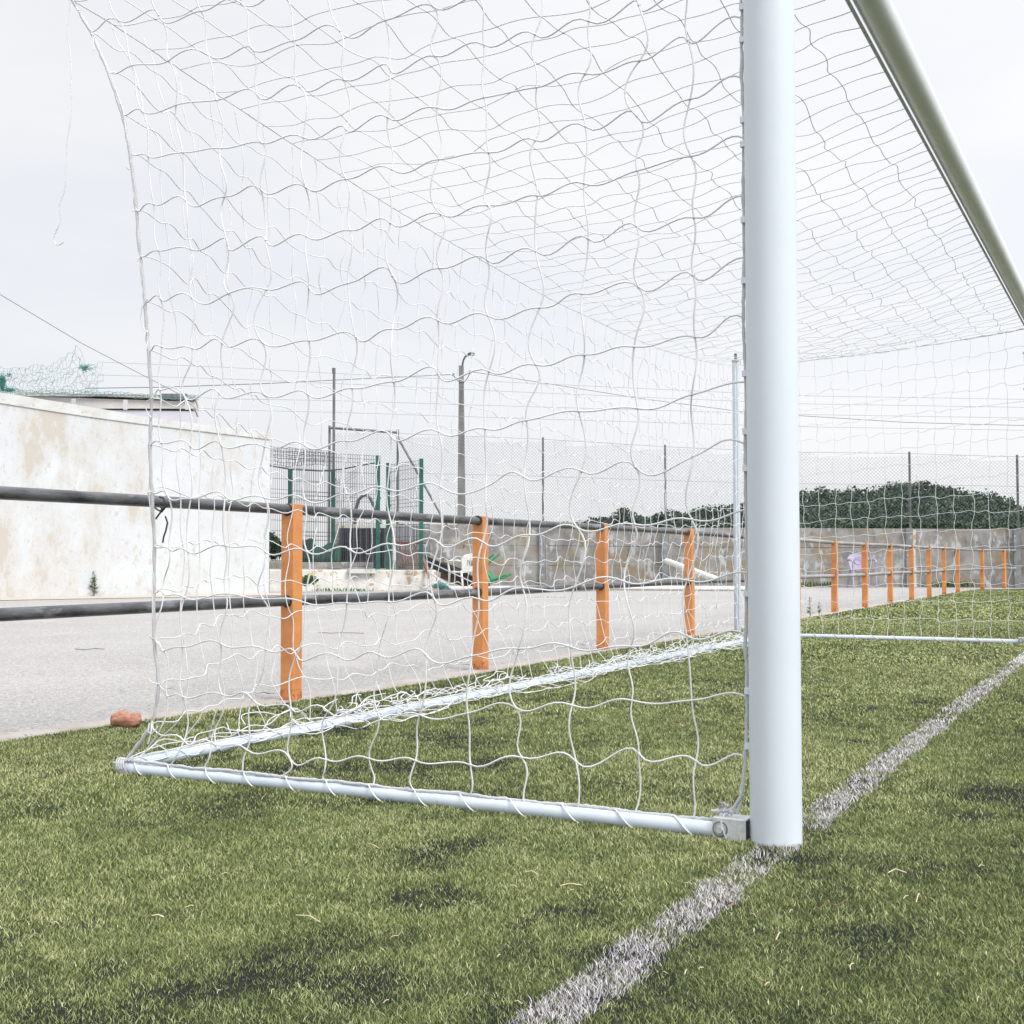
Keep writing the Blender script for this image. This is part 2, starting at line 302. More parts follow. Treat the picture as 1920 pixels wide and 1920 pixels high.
# --- grass blades (real geometry, denser close to the goal where the camera stands)
def inside_edge(x, y): return y < np.interp(x, xs, yo) + .02*(rng.random(len(x))-.5)
def blades(name, pts, h, wd, tone, m, lab=None, lean=.85):
    n = len(pts); th = rng.random(n)*2*math.pi; H = h*(.6+.7*rng.random(n)); ln = H*lean*(.3+1.1*rng.random(n))
    # common nap direction plus scatter
    la = th*1.0; dx = np.cos(la)*ln + .12*H; dy = np.sin(la)*ln + .1*H
    fa = rng.random(n)*math.pi; wx = np.cos(fa)*wd/2; wy = np.sin(fa)*wd/2
    z0 = .002
    V = np.empty((n, 5, 3), np.float32)
    V[:, 0] = np.stack([pts[:, 0]-wx, pts[:, 1]-wy, np.full(n, z0)], 1); V[:, 1] = np.stack([pts[:, 0]+wx, pts[:, 1]+wy, np.full(n, z0)], 1)
    V[:, 2] = np.stack([pts[:, 0]+wx*.8+dx*.35, pts[:, 1]+wy*.8+dy*.35, z0+H*.6], 1); V[:, 3] = np.stack([pts[:, 0]-wx*.8+dx*.35, pts[:, 1]-wy*.8+dy*.35, z0+H*.6], 1)
    V[:, 4] = np.stack([pts[:, 0]+dx, pts[:, 1]+dy, z0+H], 1)
    me = bpy.data.meshes.new(name); me.vertices.add(5*n); me.vertices.foreach_set('co', V.ravel())
    base = (np.arange(n)*5)[:, None]; lp = (base + np.array([0, 1, 2, 3, 3, 2, 4])[None, :]).ravel().astype(np.int32)
    me.loops.add(7*n); me.loops.foreach_set('vertex_index', lp); me.polygons.add(2*n)
    st = (np.arange(n)*7)[:, None] + np.array([0, 4])[None, :]; me.polygons.foreach_set('loop_start', st.ravel().astype(np.int32))
    me.update(calc_edges=True)
    a = me.attributes.new('tone', 'FLOAT', 'POINT'); a.data.foreach_set('value', np.repeat(tone, 5).astype(np.float32))
    me.materials.append(m); o = bpy.data.objects.new(name, me); COL.objects.link(o); return o
def blade_mat(name, stops, tr=.25):
    m = bpy.data.materials.new(name); m.use_nodes = True; t = m.node_tree; b = t.nodes['Principled BSDF']; b.inputs['Roughness'].default_value = .55; b.inputs['Specular IOR Level'].default_value = .3
    a = N(t, 'ShaderNodeAttribute', attribute_name='tone'); r = N(t, 'ShaderNodeValToRGB'); E = r.color_ramp.elements
    while len(E) < len(stops): E.new(.5)
    for i, (p, c) in enumerate(stops): E[i].position = p; E[i].color = (*c, 1)
    t.links.new(a.outputs['Fac'], r.inputs[0]); t.links.new(r.outputs[0], b.inputs['Base Color']); return m
gmat = blade_mat('turf fibre', [(0, (.034, .056, .024)), (.28, (.090, .125, .040)), (.55, (.180, .215, .074)), (.8, (.295, .325, .125)), (1, (.46, .475, .26))])
wmat = blade_mat('painted fibre', [(0, (.20, .19, .20)), (.4, (.46, .44, .46)), (1, (.74, .71, .74))])
LINE_Y0, LINE_Y1 = -.066, .024
CXY = CAM[:2]; ang0 = math.atan2(fw[1], fw[0])
def wedge(r0, r1, dens, half=R_(37)):
    n = int(dens*half*(r1*r1-r0*r0)); r = np.sqrt(rng.random(n)*(r1*r1-r0*r0)+r0*r0); a = ang0 + (rng.random(n)*2-1)*half
    return np.stack([CXY[0]+r*np.cos(a), CXY[1]+r*np.sin(a)], 1)
P = []; Hh = []; Wd = []
for r0, r1, de, h, wd in [(1.35, 2.3, 120000, .0095, .0014), (2.3, 3.3, 70000, .010, .0017), (3.3, 5.2, 30000, .0105, .0024), (5.2, 8, 10500, .0115, .0040), (8, 14, 4200, .013, .008), (14, 28, 900, .014, .02)]:
    q = wedge(r0, r1, de); q = q[inside_edge(q[:, 0], q[:, 1])]; q = q[(q[:, 0] < 28.2)]
    P.append(q); Hh.append(np.full(len(q), h)); Wd.append(np.full(len(q), wd))
P = np.concatenate(P); Hh = np.concatenate(Hh); Wd = np.concatenate(Wd)
off = (np.hypot(P[:, 0], P[:, 1]) > .058) & (np.hypot(P[:, 0]-7.44, P[:, 1]) > .058)
bald = baldness(P[:, 0], P[:, 1])         # rubber crumb shows where the pile is thin
sz = 1.0
thin = np.clip((bald-.47)/.24, 0, 1); keep = rng.random(len(P)) > thin*.64
keep &= off; P = P[keep]; Hh = Hh[keep]; Wd = Wd[keep]; thin = thin[keep]; 
big = noise2(P[:, 0]+7, P[:, 1]+2, 21, 4, .9); fine = noise2(P[:, 0], P[:, 1], 31, 3, 14)
wob = .014*(noise2(P[:, 0], P[:, 1]*0, 41, 3, 9)-.5)*2 + .006*rng.standard_normal(len(P))
isl = (P[:, 1] > LINE_Y0+wob) & (P[:, 1] < LINE_Y1+wob) & (rng.random(len(P)) > .16+.5*np.clip((noise2(P[:, 0], P[:, 1], 51, 4, 7)-.55)/.1, 0, 1))
foot = np.hypot(P[:, 0], P[:, 1]) < .16
isl &= ~(foot & (P[:, 0] > -.02) & (P[:, 1] < .0))
tone = np.clip(.52 + .34*rng.standard_normal(len(P))*.75 + (big-.5)*.55 + (fine-.5)*.5 - thin*.12 + .10*(P[:, 1] > .05) - .05*(P[:, 1] < -.3), 0, 1)
def hgt(sel): return Hh[sel]
g = blades('grass_blades', P[~isl], Hh[~isl]*(1-.25*thin[~isl]), Wd[~isl], tone[~isl], gmat)
tag(g, 'short olive green artificial turf fibres covering the pitch', 'artificial grass', None, 'stuff')
lt = np.clip(.55+.3*rng.standard_normal(isl.sum()), 0, 1)
gl = blades('goal_line', P[isl], Hh[isl]*1.08, Wd[isl], lt, wmat); gl['kind'] = 'structure'
lm = mat('line paint on turf', (.42, .41, .41), (.20, .20, .19), 70, .9, detail=5, lo=.40, hi=.60); layer(lm, (.10, .11, .06), 40, .56, .64)
lo_ = MB(); lo_.add([(5.5, LINE_Y0, .008), (27.5, LINE_Y0, .008), (27.5, LINE_Y1, .008), (5.5, LINE_Y1, .008)], [(0, 1, 2, 3)])
o = lo_.build('goal_line_paint', lm, origin=(0, 0, 0)); o['kind'] = 'structure'
# loose white grains and black rubber crumbs
gr = MB()
n = 1400; rr = 1.5+3.5*rng.random(n); aa = ang0+(rng.random(n)*2-1)*R_(27)
for r, a in zip(rr, aa):
    p = np.array([CXY[0]+r*math.cos(a), CXY[1]+r*math.sin(a), .016+.004*rng.random()])
    if p[1] < 2.6: gr.knot(p, .0011+.0008*rng.random())
o = gr.build('grit', mat('rubber crumb', (.02, .02, .022), None, 30, .7)); tag(o, 'black rubber crumbs lying between the turf fibres', 'rubber crumb', None, 'stuff')

# --- hill and trees beyond the wall
prof = [(900, 1000), (1000, 996), (1068, 986), (1117, 982), (1198, 978), (1252, 969), (1306, 962), (1347, 956), (1387, 951), (1440, 945), (1508, 938), (1535, 929), (1590, 928), (1630, 928), (1657, 921), (1698, 918), (1725, 914), (1760, 917), (1793, 928), (1828, 933), (1860, 935), (1887, 944), (1906, 957), (1935, 966), (2010, 975), (2120, 985)]
ZH = 150.0; px = np.array(prof, float)
hb = MB(); X = np.linspace(900, 2120, 90); Yp = np.interp(X, px[:, 0], px[:, 1]) + 14
rows = []
for k, (dz, fr) in enumerate([(-26, 0), (-12, .6), (0, 1), (25, 1.02), (70, .5), (120, 0)]):
    rows.append([np.array([*at(x, 1049, ZH+dz)[:2], (at(x, y, ZH)[2])*fr - .5]) for x, y in zip(X, Yp)])
rows = np.array(rows); hb.add(rows.reshape(-1, 3), [(i*90+j, i*90+j+1, (i+1)*90+j+1, (i+1)*90+j) for i in range(5) for j in range(89)])
o = hb.build('hill', MT['hill'], origin=(0, 0, 0), smooth=True); o['kind'] = 'structure'
def crown(b, c, r, n, leaf, flat=.7):
    """leaf clumps through a crown volume"""
    d = rng.standard_normal((n, 3)); d /= np.linalg.norm(d, axis=1)[:, None]; rad = r*(.35+.68*rng.random(n)**.5)
    lob = 1+.22*np.sin(d[:, 0]*5+c[0])*np.cos(d[:, 1]*4+c[1]+d[:, 2]*3)
    p = np.asarray(c)+d*(rad*lob)[:, None]*np.array([1, 1, flat])
    u = rng.standard_normal((n, 3)); u /= np.linalg.norm(u, axis=1)[:, None]; v = rng.standard_normal((n, 3)); s = leaf*(.5+rng.random(n))[:, None]
    v -= (v*u).sum(1)[:, None]*u; v /= np.linalg.norm(v, axis=1)[:, None]
    V = np.stack([p+u*s, p+v*s*.8, p-u*s, p-v*s*.8], 1).reshape(-1, 3)
    b.add(V, [(4*i, 4*i+1, 4*i+2, 4*i+3) for i in range(n)])
fb = MB()
for x in np.arange(1060, 2110, 9.0):
    yt = np.interp(x, px[:, 0], px[:, 1])
    for lev in range(5):
        y = yt + 5 + lev*15 + random.uniform(-3, 3) - (4 if random.random() < .25 else 0)
        Z = ZH - 2 - lev*5 + random.uniform(-3, 3)
        if y > 1035: break
        r = random.uniform(.75, 1.35)*(.85 if x < 1400 else 1.15)
        crown(fb, at(x+random.uniform(-5, 5), y, Z), r, 150 if lev < 3 else 100, .17, .8)
o = fb.build('pine_wood', MT['pine']); tag(o, 'dark green pine wood covering the far hill', 'pine wood', None, 'stuff')
t0 = at(1172, 990, 120); T = empty('tree', (t0[0], t0[1], 0), 'round lone tree rising above the low end of the far wood', 'tree')
b = MB(); b.tube([(t0[0], t0[1], 0), (t0[0]+.1, t0[1], 2), (t0[0], t0[1], at(1172, 975, 120)[2])], [.25, .2, .12], 7); b.build('trunk', MT['trunk'], T)
b = MB()
for q, r in [((1172, 968), .9), ((1160, 972), .75), ((1186, 972), .75), ((1168, 961), .6), ((1150, 978), .6), ((1197, 979), .55)]: crown(b, at(*q, 120), r, 260, .10, .8)
b.build('crown', MT['pine'], T)

# ================================================================== BACKGROUND STRUCTURES
def obox(b, x0, x1, yt, yb, Z0, Z1=None, th=.12, zb=None, yt1=None):
    """upright slab whose front runs from pixel x0 (depth Z0) to x1 (depth Z1), top at yt (yt1), bottom at pixel yb or height zb"""
    Z1 = Z0 if Z1 is None else Z1; yt1 = yt if yt1 is None else yt1
    a, c = at(x0, yt, Z0), at(x1, yt1, Z1); d = np.array([c[0]-a[0], c[1]-a[1]]); d /= np.linalg.norm(d); nrm = np.array([-d[1], d[0]])
    if nrm @ fw[:2] < 0: nrm = -nrm
    if zb is None: za, zc = at(x0, yb, Z0)[2], at(x1, yb, Z1)[2]
    else: za = zc = zb
    v = []
    for o in (0, th):
        v += [(a[0]+nrm[0]*o, a[1]+nrm[1]*o, za), (c[0]+nrm[0]*o, c[1]+nrm[1]*o, zc), (c[0]+nrm[0]*o, c[1]+nrm[1]*o, c[2]), (a[0]+nrm[0]*o, a[1]+nrm[1]*o, a[2])]
    b.add(v, [(0, 1, 2, 3), (5, 4, 7, 6), (4, 0, 3, 7), (1, 5, 6, 2), (3, 2, 6, 7), (4, 5, 1, 0)])
def vpole(b, x, yt, yb, Z, r, k=8, zb=None, lean=0):
    a = at(x, yt, Z); z0 = at(x, yb, Z)[2] if zb is None else zb
    b.tube([(a[0]+lean, a[1], z0), (a[0], a[1], a[2])], r, k)
# whitewashed building
wr, wl = gp(504, 1112), gp(0, 1121); d = (wr-wl)[:2]; d /= np.linalg.norm(d); wl2 = wl[:2]-d*4.5
nin = np.array([-d[1], d[0]]); nin = nin if nin @ fw[:2] > 0 else -nin
Bd = empty('building', (*wr[:2], 0), 'low whitewashed building with tan patches where the paint has flaked', 'building')
def wtop(P2, yy=None): # height of the wall head above a point of the wall line
    Z = (np.array([*P2, 0])-CAM) @ fw; x = 960+F*((np.array([*P2, CH])-CAM) @ rt)/Z; y = np.interp(x, [-400, 0, 173, 287, 367, 507], [672, 735, 763, 783, 793, 810]); 
    if yy: y = np.interp(x, [-400, 0, 140, 287, 503], [690, 755, 777, 797, 823])
    return at(x, y, Z)[2]
b = MB(); ps = [wl2+(wr[:2]-wl2)*k/16 for k in range(17)]; vv = []; 
for p in ps:
    zc = wtop(p, 1); vv += [(*p, -.05), (*p, zc), (*(p+nin*6), zc-.02), (*(p+nin*6), -.05)]
ff = []
for k in range(16):
    a = 4*k; ff += [(a, a+4, a+5, a+1), (a+1, a+5, a+6, a+2), (a+2, a+6, a+7, a+3)]
ff += [(0, 1, 2, 3), (64, 67, 66, 65)]
b.add(vv, ff); b.build('wall', MT['wall'], Bd)
b = MB(); vv = []
for k, p in enumerate(ps):
    q = p - nin*.025; e_ = d*(.03 if k == 16 else 0); zt = wtop(p); zc = wtop(p, 1)
    vv += [(*(q+e_), zc), (*(q+e_), zt), (*(q+e_+nin*.45), zt), (*(q+e_+nin*.45), zc)]
ff = []
for k in range(16):
    a = 4*k; ff += [(a, a+4, a+5, a+1), (a+1, a+5, a+6, a+2), (a+2, a+6, a+7, a+3), (a+3, a+7, a+4, a)]
ff += [(0, 1, 2, 3), (64, 67, 66, 65)]; b.add(vv, ff); b.build('parapet', MT['coping'], Bd)
# beige footing step along the wall
b = MB(); a0 = wl2-nin*.0; b.add([(*(wl2-nin*1.3), .002), (*(wr[:2]-nin*1.5+d*.2), .002), (*(wr[:2]+d*.2), .002), (*wl2, .002)], [(0, 1, 2, 3)])
o = b.build('concrete_apron', mat('beige apron', (.50, .44, .37), (.40, .36, .31), 3, .9, bump=.3), origin=(0, 0, 0)); o['kind'] = 'structure'
# house behind, lilac-grey
H = empty('house', (*at(365, 1049, 33)[:2], 0), 'pale lilac flat-roofed house seen above the whitewashed wall', 'house')
b = MB(); obox(b, 10, 365, 766, 0, 33, 34, th=2, zb=0, yt1=771); b.build('wall', MT['house'], H)
b = MB(); obox(b, 10, 366, 742, 766, 32.95, 33.95, th=2.1, yt1=753); b.build('roof_band', MT['house2'], H)
for x in (138, 235, 351):
    b = MB(); obox(b, x-4, x+4, 744+(x-10)*.025, 768, 32.88, 32.9, th=.05); b.build('joint_strip', MT['coping'], H)
b = MB(); obox(b, 28, 367, 736, 742, 32.85, 33.85, th=2.2, yt1=749); b.build('roof_edge', mat('roof edge', (.52, .50, .47), (.36, .34, .32), 6, .8), H)
b = MB(); obox(b, 300, 350, 738, 744, 33.6, 33.7, th=1.5); b.build('vent', MT['steel'], H)

# --- generic net of wavy cords over a grid of knots
def cords(b, K, r, ar, ac, jit=.25, sub=5, sides=4, nrm=None, mag=1.0, rows=None, cols=None, knots=True, kr=1.9):
    K = np.asarray(K, float); Rn, Cn = K.shape[:2]
    def line(Pk, al):
        n = len(Pk); T = np.gradient(Pk, axis=0); out = []
        A = al+jit*rng.standard_normal(n)
        for i in range(n):
            nn = nrm if nrm is not None else np.array([0, -1., 0])
            t = T[i]; ca, sa = math.cos(A[i]), math.sin(A[i]); T[i] = t*ca + np.cross(nn, t)*sa
            T[i] += nn*np.linalg.norm(t)*rng.normal(0, .18)
        s = np.linspace(0, 1, sub+1)[:-1][:, None]
        h1 = 2*s**3-3*s**2+1; h2 = s**3-2*s**2+s; h3 = -2*s**3+3*s**2; h4 = s**3-s**2
        for i in range(n-1): out.append(h1*Pk[i]+h2*T[i]*mag+h3*Pk[i+1]+h4*T[i+1]*mag)
        out.append(Pk[-1:]); return np.concatenate(out)
    for i in (range(Rn) if rows is None else rows): b.tube(line(K[i], ar), r, sides, False)
    for j in (range(Cn) if cols is None else cols): b.tube(line(K[:, j], ac), r, sides, False)
    if knots:
        for i in range(1, Rn-1):
            for j in range(1, Cn-1): b.knot(K[i, j], r*kr)

# --- torn green netting hanging over the roof
Zn = 31.0
G = empty('torn_netting', (*at(95, 1049, Zn)[:2], 0), 'torn green netting snagged on the wires above the whitewashed wall', 'netting')
b = MB(); topx = np.linspace(-90, 192, 46)
def topy(x): return np.interp(x, [-90, 0, 105, 130, 152, 156, 160, 192], [694, 691, 684, 664, 646, 668, 684, 682])
K = np.array([[at(x+4*math.sin(i*1.3+x)-i*1.2+rng.normal(0, 2.2), topy(x)+(737+x*.01-topy(x))*(i/8)**.9+rng.normal(0, 3.0), Zn+.3*i/8+rng.normal(0, .05)) for x in topx] for i in range(9)])
cords(b, K, .0034, .5, .6, .7, 3, 3, nrm=-fw, knots=False, mag=1.6)
b.build('torn_sheet', MT['gnet'], G)
for (cx, cy, rx, ry, n) in [(4, 718, 9, 17, 130), (18, 731, 14, 5, 60), (158, 690, 14, 8, 40), (18, 703, 8, 6, 18), (-20, 716, 20, 16, 90)]:
    b = MB(); prev = at(cx, cy, Zn-.1); P_ = [prev]
    for k in range(n*2):
        P_.append(at(cx+rng.normal(0, rx*.5), cy+rng.normal(0, ry*.5), Zn-.1+rng.normal(0, .04)))
    b.tube(P_, .005, 3, False); b.build('bunched_cord', MT['teal'], G)
b = MB(); K = np.array([[at(x, 732+6*math.sin(3.1*(x-20)/350*.5)*0+i*2.6+(x-20)*.03*min(1, max(0, (x-150)/120))+rng.normal(0, 1.2), 31.6) for x in np.linspace(-60, 372, 60)] for i in range(4)])
cords(b, K, .006, .5, .5, .6, 3, 3, nrm=-fw, knots=False); b.build('roof_drape', MT['gnet'], G)
b = MB()
for x in np.arange(40, 160, 4.2): b.tube([at(x, 741, 32.7), at(x, 768, 32.7)], .004, 3, False)
for y in range(742, 772, 4): b.tube([at(35, y, 32.7), at(175, y+2, 32.7)], .004, 3, False)
b.build('fine_mesh', MT['wiref'], G)
# --- wires
def wire(pts, Zs, r, m, lab, grp=None):
    P = np.array([at(x, y, z) for (x, y), z in zip(pts, Zs)]); b = MB(); b.tube(P, r, 4, False); o = b.build('wire', m); tag(o, lab, 'wire', grp)
wire([(-80, 506), (0, 552), (152, 643), (340, 741), (352, 746)], [27, 28, 31, 33, 33.1], .009, MT['wire'], 'wire slanting down from the left edge to the lilac house roof')
wire([(160, 728), (300, 726), (500, 719), (700, 709), (851, 702)], [33]*3+[36, 40], .012, MT['wire'], 'dark cable between the torn netting and the left side of the lamp post')
wire([(884, 697), (1000, 715), (1200, 747), (1400, 773), (1700, 792), (2000, 800)], [40]*6, .010, MT['wire'], 'dark cable running right from the lamp post past the goal')
for (x0, y0, y1, y2, lab) in [(190, 679, 700, 742, 'topmost of the faint strands crossing behind the goal net'), (190, 703, 719, 757, 'second faint strand from the top behind the goal net'), (370, 745, 751, 777, 'third faint strand from the top behind the goal net'), (372, 765, 773, 800, 'lowest faint strand crossing behind the goal net')]:
    wire([(x0, y0), (420, y0+(y1-y0)*.45), (626, y1), (1000, y1+(y2-y1)*.45), (1500, y2), (2000, y2+8)], [33]*6, .0055, MT['wiref'], lab, 'faint strands behind the goal')
# --- lamp post
Lp = empty('lamp_post', (*at(865, 1049, 40)[:2], 0), 'tall concrete lamp post with a curved arm behind the grey wall', 'lamp post')
b = MB(); a = at(865, 686, 40); c = at(865.5, 1049, 40); ax = [rt, np.array([fw[0], fw[1], 0])/np.hypot(fw[0], fw[1]), (0, 0, 1)]
v = []
for (p, z, h) in [((c[0], c[1]), 0, .15), ((a[0], a[1]), a[2], .075)]:
    for sx_, sy_ in ((-1, -1), (1, -1), (1, 1), (-1, 1)): v.append(np.array([p[0], p[1], z]) + h*sx_*np.array([rt[0], rt[1], 0]) + h*sy_*ax[1])
b.add(v, [(3, 2, 1, 0), (4, 5, 6, 7), (0, 1, 5, 4), (1, 2, 6, 5), (2, 3, 7, 6), (3, 0, 4, 7)]); pl = b.build('pole', MT['lamp'], Lp)
for k in range(16):
    b = MB(); b.box(at(867, 725+k*7.6+ (k > 9)*18, 39.9-.03-k*.004), (.035, .03, .035), ax); b.build('bolt_hole', MT['lampdark'], pl)
b = MB(); b.tube([at(866, 690, 40), at(867.5, 682, 40), at(869, 675, 40), at(873, 668, 40), at(880, 664.5, 40)], .035, 6); b.build('arm', MT['lampdark'], Lp)
b = MB(); hd = [at(877+k*1.5, 663.5-.6*math.sin(k/10*3.14), 40) for k in range(10)]; b.tube(hd, [.025, .035, .045, .05, .05, .05, .045, .04, .03, .015], 8); hh = b.build('lamp_head', MT['lampdark'], Lp)
b = MB(); b.tube([at(x, 665.2, 40) for x in (880, 883, 887, 890)], [.02, .045, .045, .015], 8); b.build('lamp_bowl', MT['lampglass'], hh)
b = MB(); b.tube([at(850, 703, 39.9), at(855, 711, 39.9), at(862, 717, 39.9), at(870, 717, 39.9), at(877, 708, 39.9), at(882, 698, 39.9)], .012, 4, False)
b.tube([at(848, 702.5, 39.9), at(852, 703, 39.9)], .05, 6); b.tube([at(879, 697.5, 39.9), at(883, 697.5, 39.9)], .05, 6); b.build('cable_clamp', MT['lampdark'], Lp)

# --- grey concrete wall and chain link fence along the end of the ground
wpx = [(745, 1096, 981), (800, 1097, 982), (1017, 1097, 985), (1247, 1098.5, 988), (1476, 1099.5, 989), (1705, 1100.5, 990), (1907, 1101.5, 991), (2150, 1104, 990)]
W = []
for x, yb, yt in wpx: P_ = gp(x, yb); Z = depth(P_); W.append((x, P_, at(x, yt, Z)[2], Z))
Cw = empty('concrete_wall', (*W[3][1][:2], 0), 'long stained grey concrete wall at the far end of the yard', 'wall')
for i in range(len(W)-1):
    (x0, p0, z0, _), (x1, p1, z1, _) = W[i], W[i+1]; d_ = (p1-p0)[:2]; l_ = np.linalg.norm(d_); d_ /= l_; n_ = np.array([-d_[1], d_[0]]); n_ = n_ if n_ @ fw[:2] > 0 else -n_
    for j in range(3):
        h0, h1 = j/3, (j+1)/3; b = MB(); v = []
        off_ = .004*((i+j) % 2)
        for o_ in (off_, .09):
            v += [(*(p0[:2]+n_*o_+d_*.004), z0*h0-.02*(j == 0)), (*(p1[:2]+n_*o_-d_*.004), z1*h0-.02*(j == 0)), (*(p1[:2]+n_*o_-d_*.004), z1*h1-.012), (*(p0[:2]+n_*o_+d_*.004), z0*h1-.012)]
        b.add(v, [(0, 1, 2, 3), (5, 4, 7, 6), (4, 0, 3, 7), (1, 5, 6, 2), (3, 2, 6, 7), (4, 5, 1, 0)]); b.build('wall_panel', MT['concrete'], Cw)
for (x, p, z, Z) in W[1:]:
    b = MB(); b.box((p[0], p[1], z/2), (.16, .14, z), [(rt[0], rt[1], 0), (-rt[1], rt[0], 0), (0, 0, 1)]); b.build('pillar', MT['pillar'], Cw)
    b = MB(); q = p[:2]+rt[:2]*.24; b.box((q[0], q[1], z/2-.02), (.30, .08, z-.04), [(rt[0], rt[1], 0), (-rt[1], rt[0], 0), (0, 0, 1)]); b.build('buttress', MT['plinth'] if x > 1600 else MT['concrete'], Cw)
# chain link: runs on top of the wall
topf = [(618, 802), (746, 811), (1018, 822), (1247, 836), (1476, 846), (1705, 849), (1907, 855), (2150, 862)]
fx = [t_[0] for t_ in topf]; fy = [t_[1] for t_ in topf]
Zf = lambda x: np.interp(x, [600, 745, 1017, 1247, 1476, 1705, 1907, 2150], [33, 32.6]+[w_[3]+.1 for w_ in W[2:]])
Cf = empty('chain_link_fence', (*W[4][1][:2], 0), 'high grey chain link fence standing on the far concrete wall', 'fence')
# parameterise by length along the wall
sxs = np.linspace(600, 2150, 240); pts = np.array([at(x, 1049, Zf(x)) for x in sxs]); Ls = np.concatenate([[0], np.cumsum(np.linalg.norm(np.diff(pts[:, :2], axis=0), axis=1))])
tz = np.array([at(x, np.interp(x, fx, fy), Zf(x))[2] for x in sxs]); bz = np.array([at(x, 990 if x > 745 else 1060, Zf(x))[2] for x in sxs])
def fpt(s, z): return np.array([np.interp(s, Ls, pts[:, 0]), np.interp(s, Ls, pts[:, 1]), z])
b = MB(); sp = .085; Ltot = Ls[-1]
for sgn in (1, -1):
    for s0 in np.arange(-5, Ltot+5, sp):
        ss = s0; zlo = 1.0; seq = []
        for zz in np.arange(.6, 4.2, .15):
            s = s0+sgn*(zz-1.0)
            if 0.25 < s < Ltot and np.interp(s, Ls, bz) <= zz <= np.interp(s, Ls, tz): seq.append(fpt(s, zz))
        if len(seq) > 1: b.tube([seq[0], seq[-1]] if len(seq) < 8 else [seq[0], seq[len(seq)//2], seq[-1]], .0022, 3, False)
b.build('wire_mesh', MT['link'], Cf)
b = MB(); tw = [fpt(s, np.interp(s, Ls, tz)-.01) for s in np.arange(.3, Ltot, .5)]; b.tube(tw, .004, 4, False); b.build('top_strand', MT['link'], Cf)
b = MB(); tw = [fpt(s, .42*np.interp(s, Ls, bz)+.58*np.interp(s, Ls, tz)) for s in np.arange(.3, Ltot, .5)]; b.tube(tw, .003, 4, False); b.build('middle_strand', MT['link'], Cf)
for x, yt in [(1018, 820), (1247, 834), (1476, 844), (1705, 847), (1907, 853), (2150, 860)]:
    b = MB(); Z = Zf(x)+.12; vpole(b, x, yt, 1050, Z, .028, 8, zb=.4); b.build('fence_post', MT['steel'], Cf)
# steel frame at the left end of the chain link
Fr = empty('steel_frame', (*at(682, 1049, 33)[:2], 0), 'tall rectangular steel gate frame with a slanting brace', 'gate frame')
for x, yt in ((618, 798), (746, 805)):
    b = MB(); vpole(b, x, yt, 1050, 32.7, .033, 8, zb=.1); b.build('upright', MT['steel'], Fr)
b = MB(); b.tube([at(618, 802, 32.62), at(746, 811, 32.62)], .035, 8); b.build('top_bar', MT['steel'], Fr)
b = MB(); b.tube([at(747, 822, 32.5), at(828, 968, 32.2), at(842, 990, 32.1)], .03, 8); b.build('brace', MT['steel'], Fr)
b = MB(); vpole(b, 626.5, 694, 1050, 32.2, .036, 8, zb=0); b.tube([at(626, 690, 32.2), at(626, 700, 32.2)], .05, 6)
o = b.build('mast', MT['steel']); tag(o, 'slender steel mast rising beside the left upright of the gate frame', 'mast')

# --- plinth with green weld mesh fencing
Pz = empty('low_wall', (*gp(660, 1109)[:2], 0), 'low flaking white wall under the green mesh fence', 'wall')
b = MB(); obox(b, 505, 818, 1068, 0, 25.4, 26.9, th=.5, zb=-.02, yt1=1069); bevel(b.build('wall_body', MT['plinth'], Pz), .02)
b = MB(); obox(b, 500, 700, 1054, 1066, 26.4, 27.2, th=1.0); b.build('back_step', MT['concrete'], Pz)
b = MB(); obox(b, 655, 706, 1067, 1075, 25.95, 26.2, th=.3); b.build('cement_lip', MT['coping'], Pz)
Gf = empty('mesh_fence', (*at(660, 1049, 27)[:2], 0), 'dark green weld mesh fence panels standing on the low flaking wall', 'fence')
gposts = [(544, 881, 28.6), (625, 881, 28.0), (709, 854, 26.3), (728, 868, 26.6), (790, 860, 26.4)]
for x, yt, Z in gposts:
    b = MB(); a = at(x, yt, Z); z0 = at(x, 1067, Z)[2]; b.box((a[0], a[1], (a[2]+z0)/2), (.085, .07, a[2]-z0), [(rt[0], rt[1], 0), (-rt[1], rt[0], 0), (0, 0, 1)]); p_ = b.build('fence_post', MT['green'], Gf)
    for k in range(3): b = MB(); q = at(x+3, yt+18+k*62, Z-.05); b.box(q, (.05, .03, .05), ax); b.build('bracket', MT['steel'], p_)
def weld(x0, x1, y0, y1, yb, Z0, Z1, nv, rows_, r=.0045, m='black', curl=0):
    b = MB()
    for k in range(nv):
        t = k/(nv-1); x = x0+(x1-x0)*t; Z = Z0+(Z1-Z0)*t; P_ = [at(x, y0+(y1-y0)*t, Z), at(x, yb, Z)]
        b.tube(P_, r, 3, False)
    for h in rows_:
        b.tube([at(x0, y0+(yb-y0)*h, Z0), at(x1, y1+(yb-y1)*h, Z1)], r*1.1, 3, False)
    b.build('mesh_panel', MT[m], Gf)
hr = [0, .035, .07, .16, .26, .35, .385, .42, .51, .61, .70, .735, .77, .86, .95, 1]
weld(508, 625, 838, 850, 1062, 28.9, 28.1, 30, hr); weld(540, 709, 846, 855, 1062, 28.3, 26.4, 40, hr); weld(728, 790, 872, 862, 1066, 26.7, 26.5, 22, hr)
weld(625, 668, 905, 880, 1062, 28.6, 30, 12, hr)
b = MB(); K = np.array([[at(x, 838+i*6.2+ (x-508)*.06+4*math.sin(x*.05)*i/5+rng.normal(0, .8), 27.9) for x in np.linspace(505, 618, 22)] for i in range(6)])
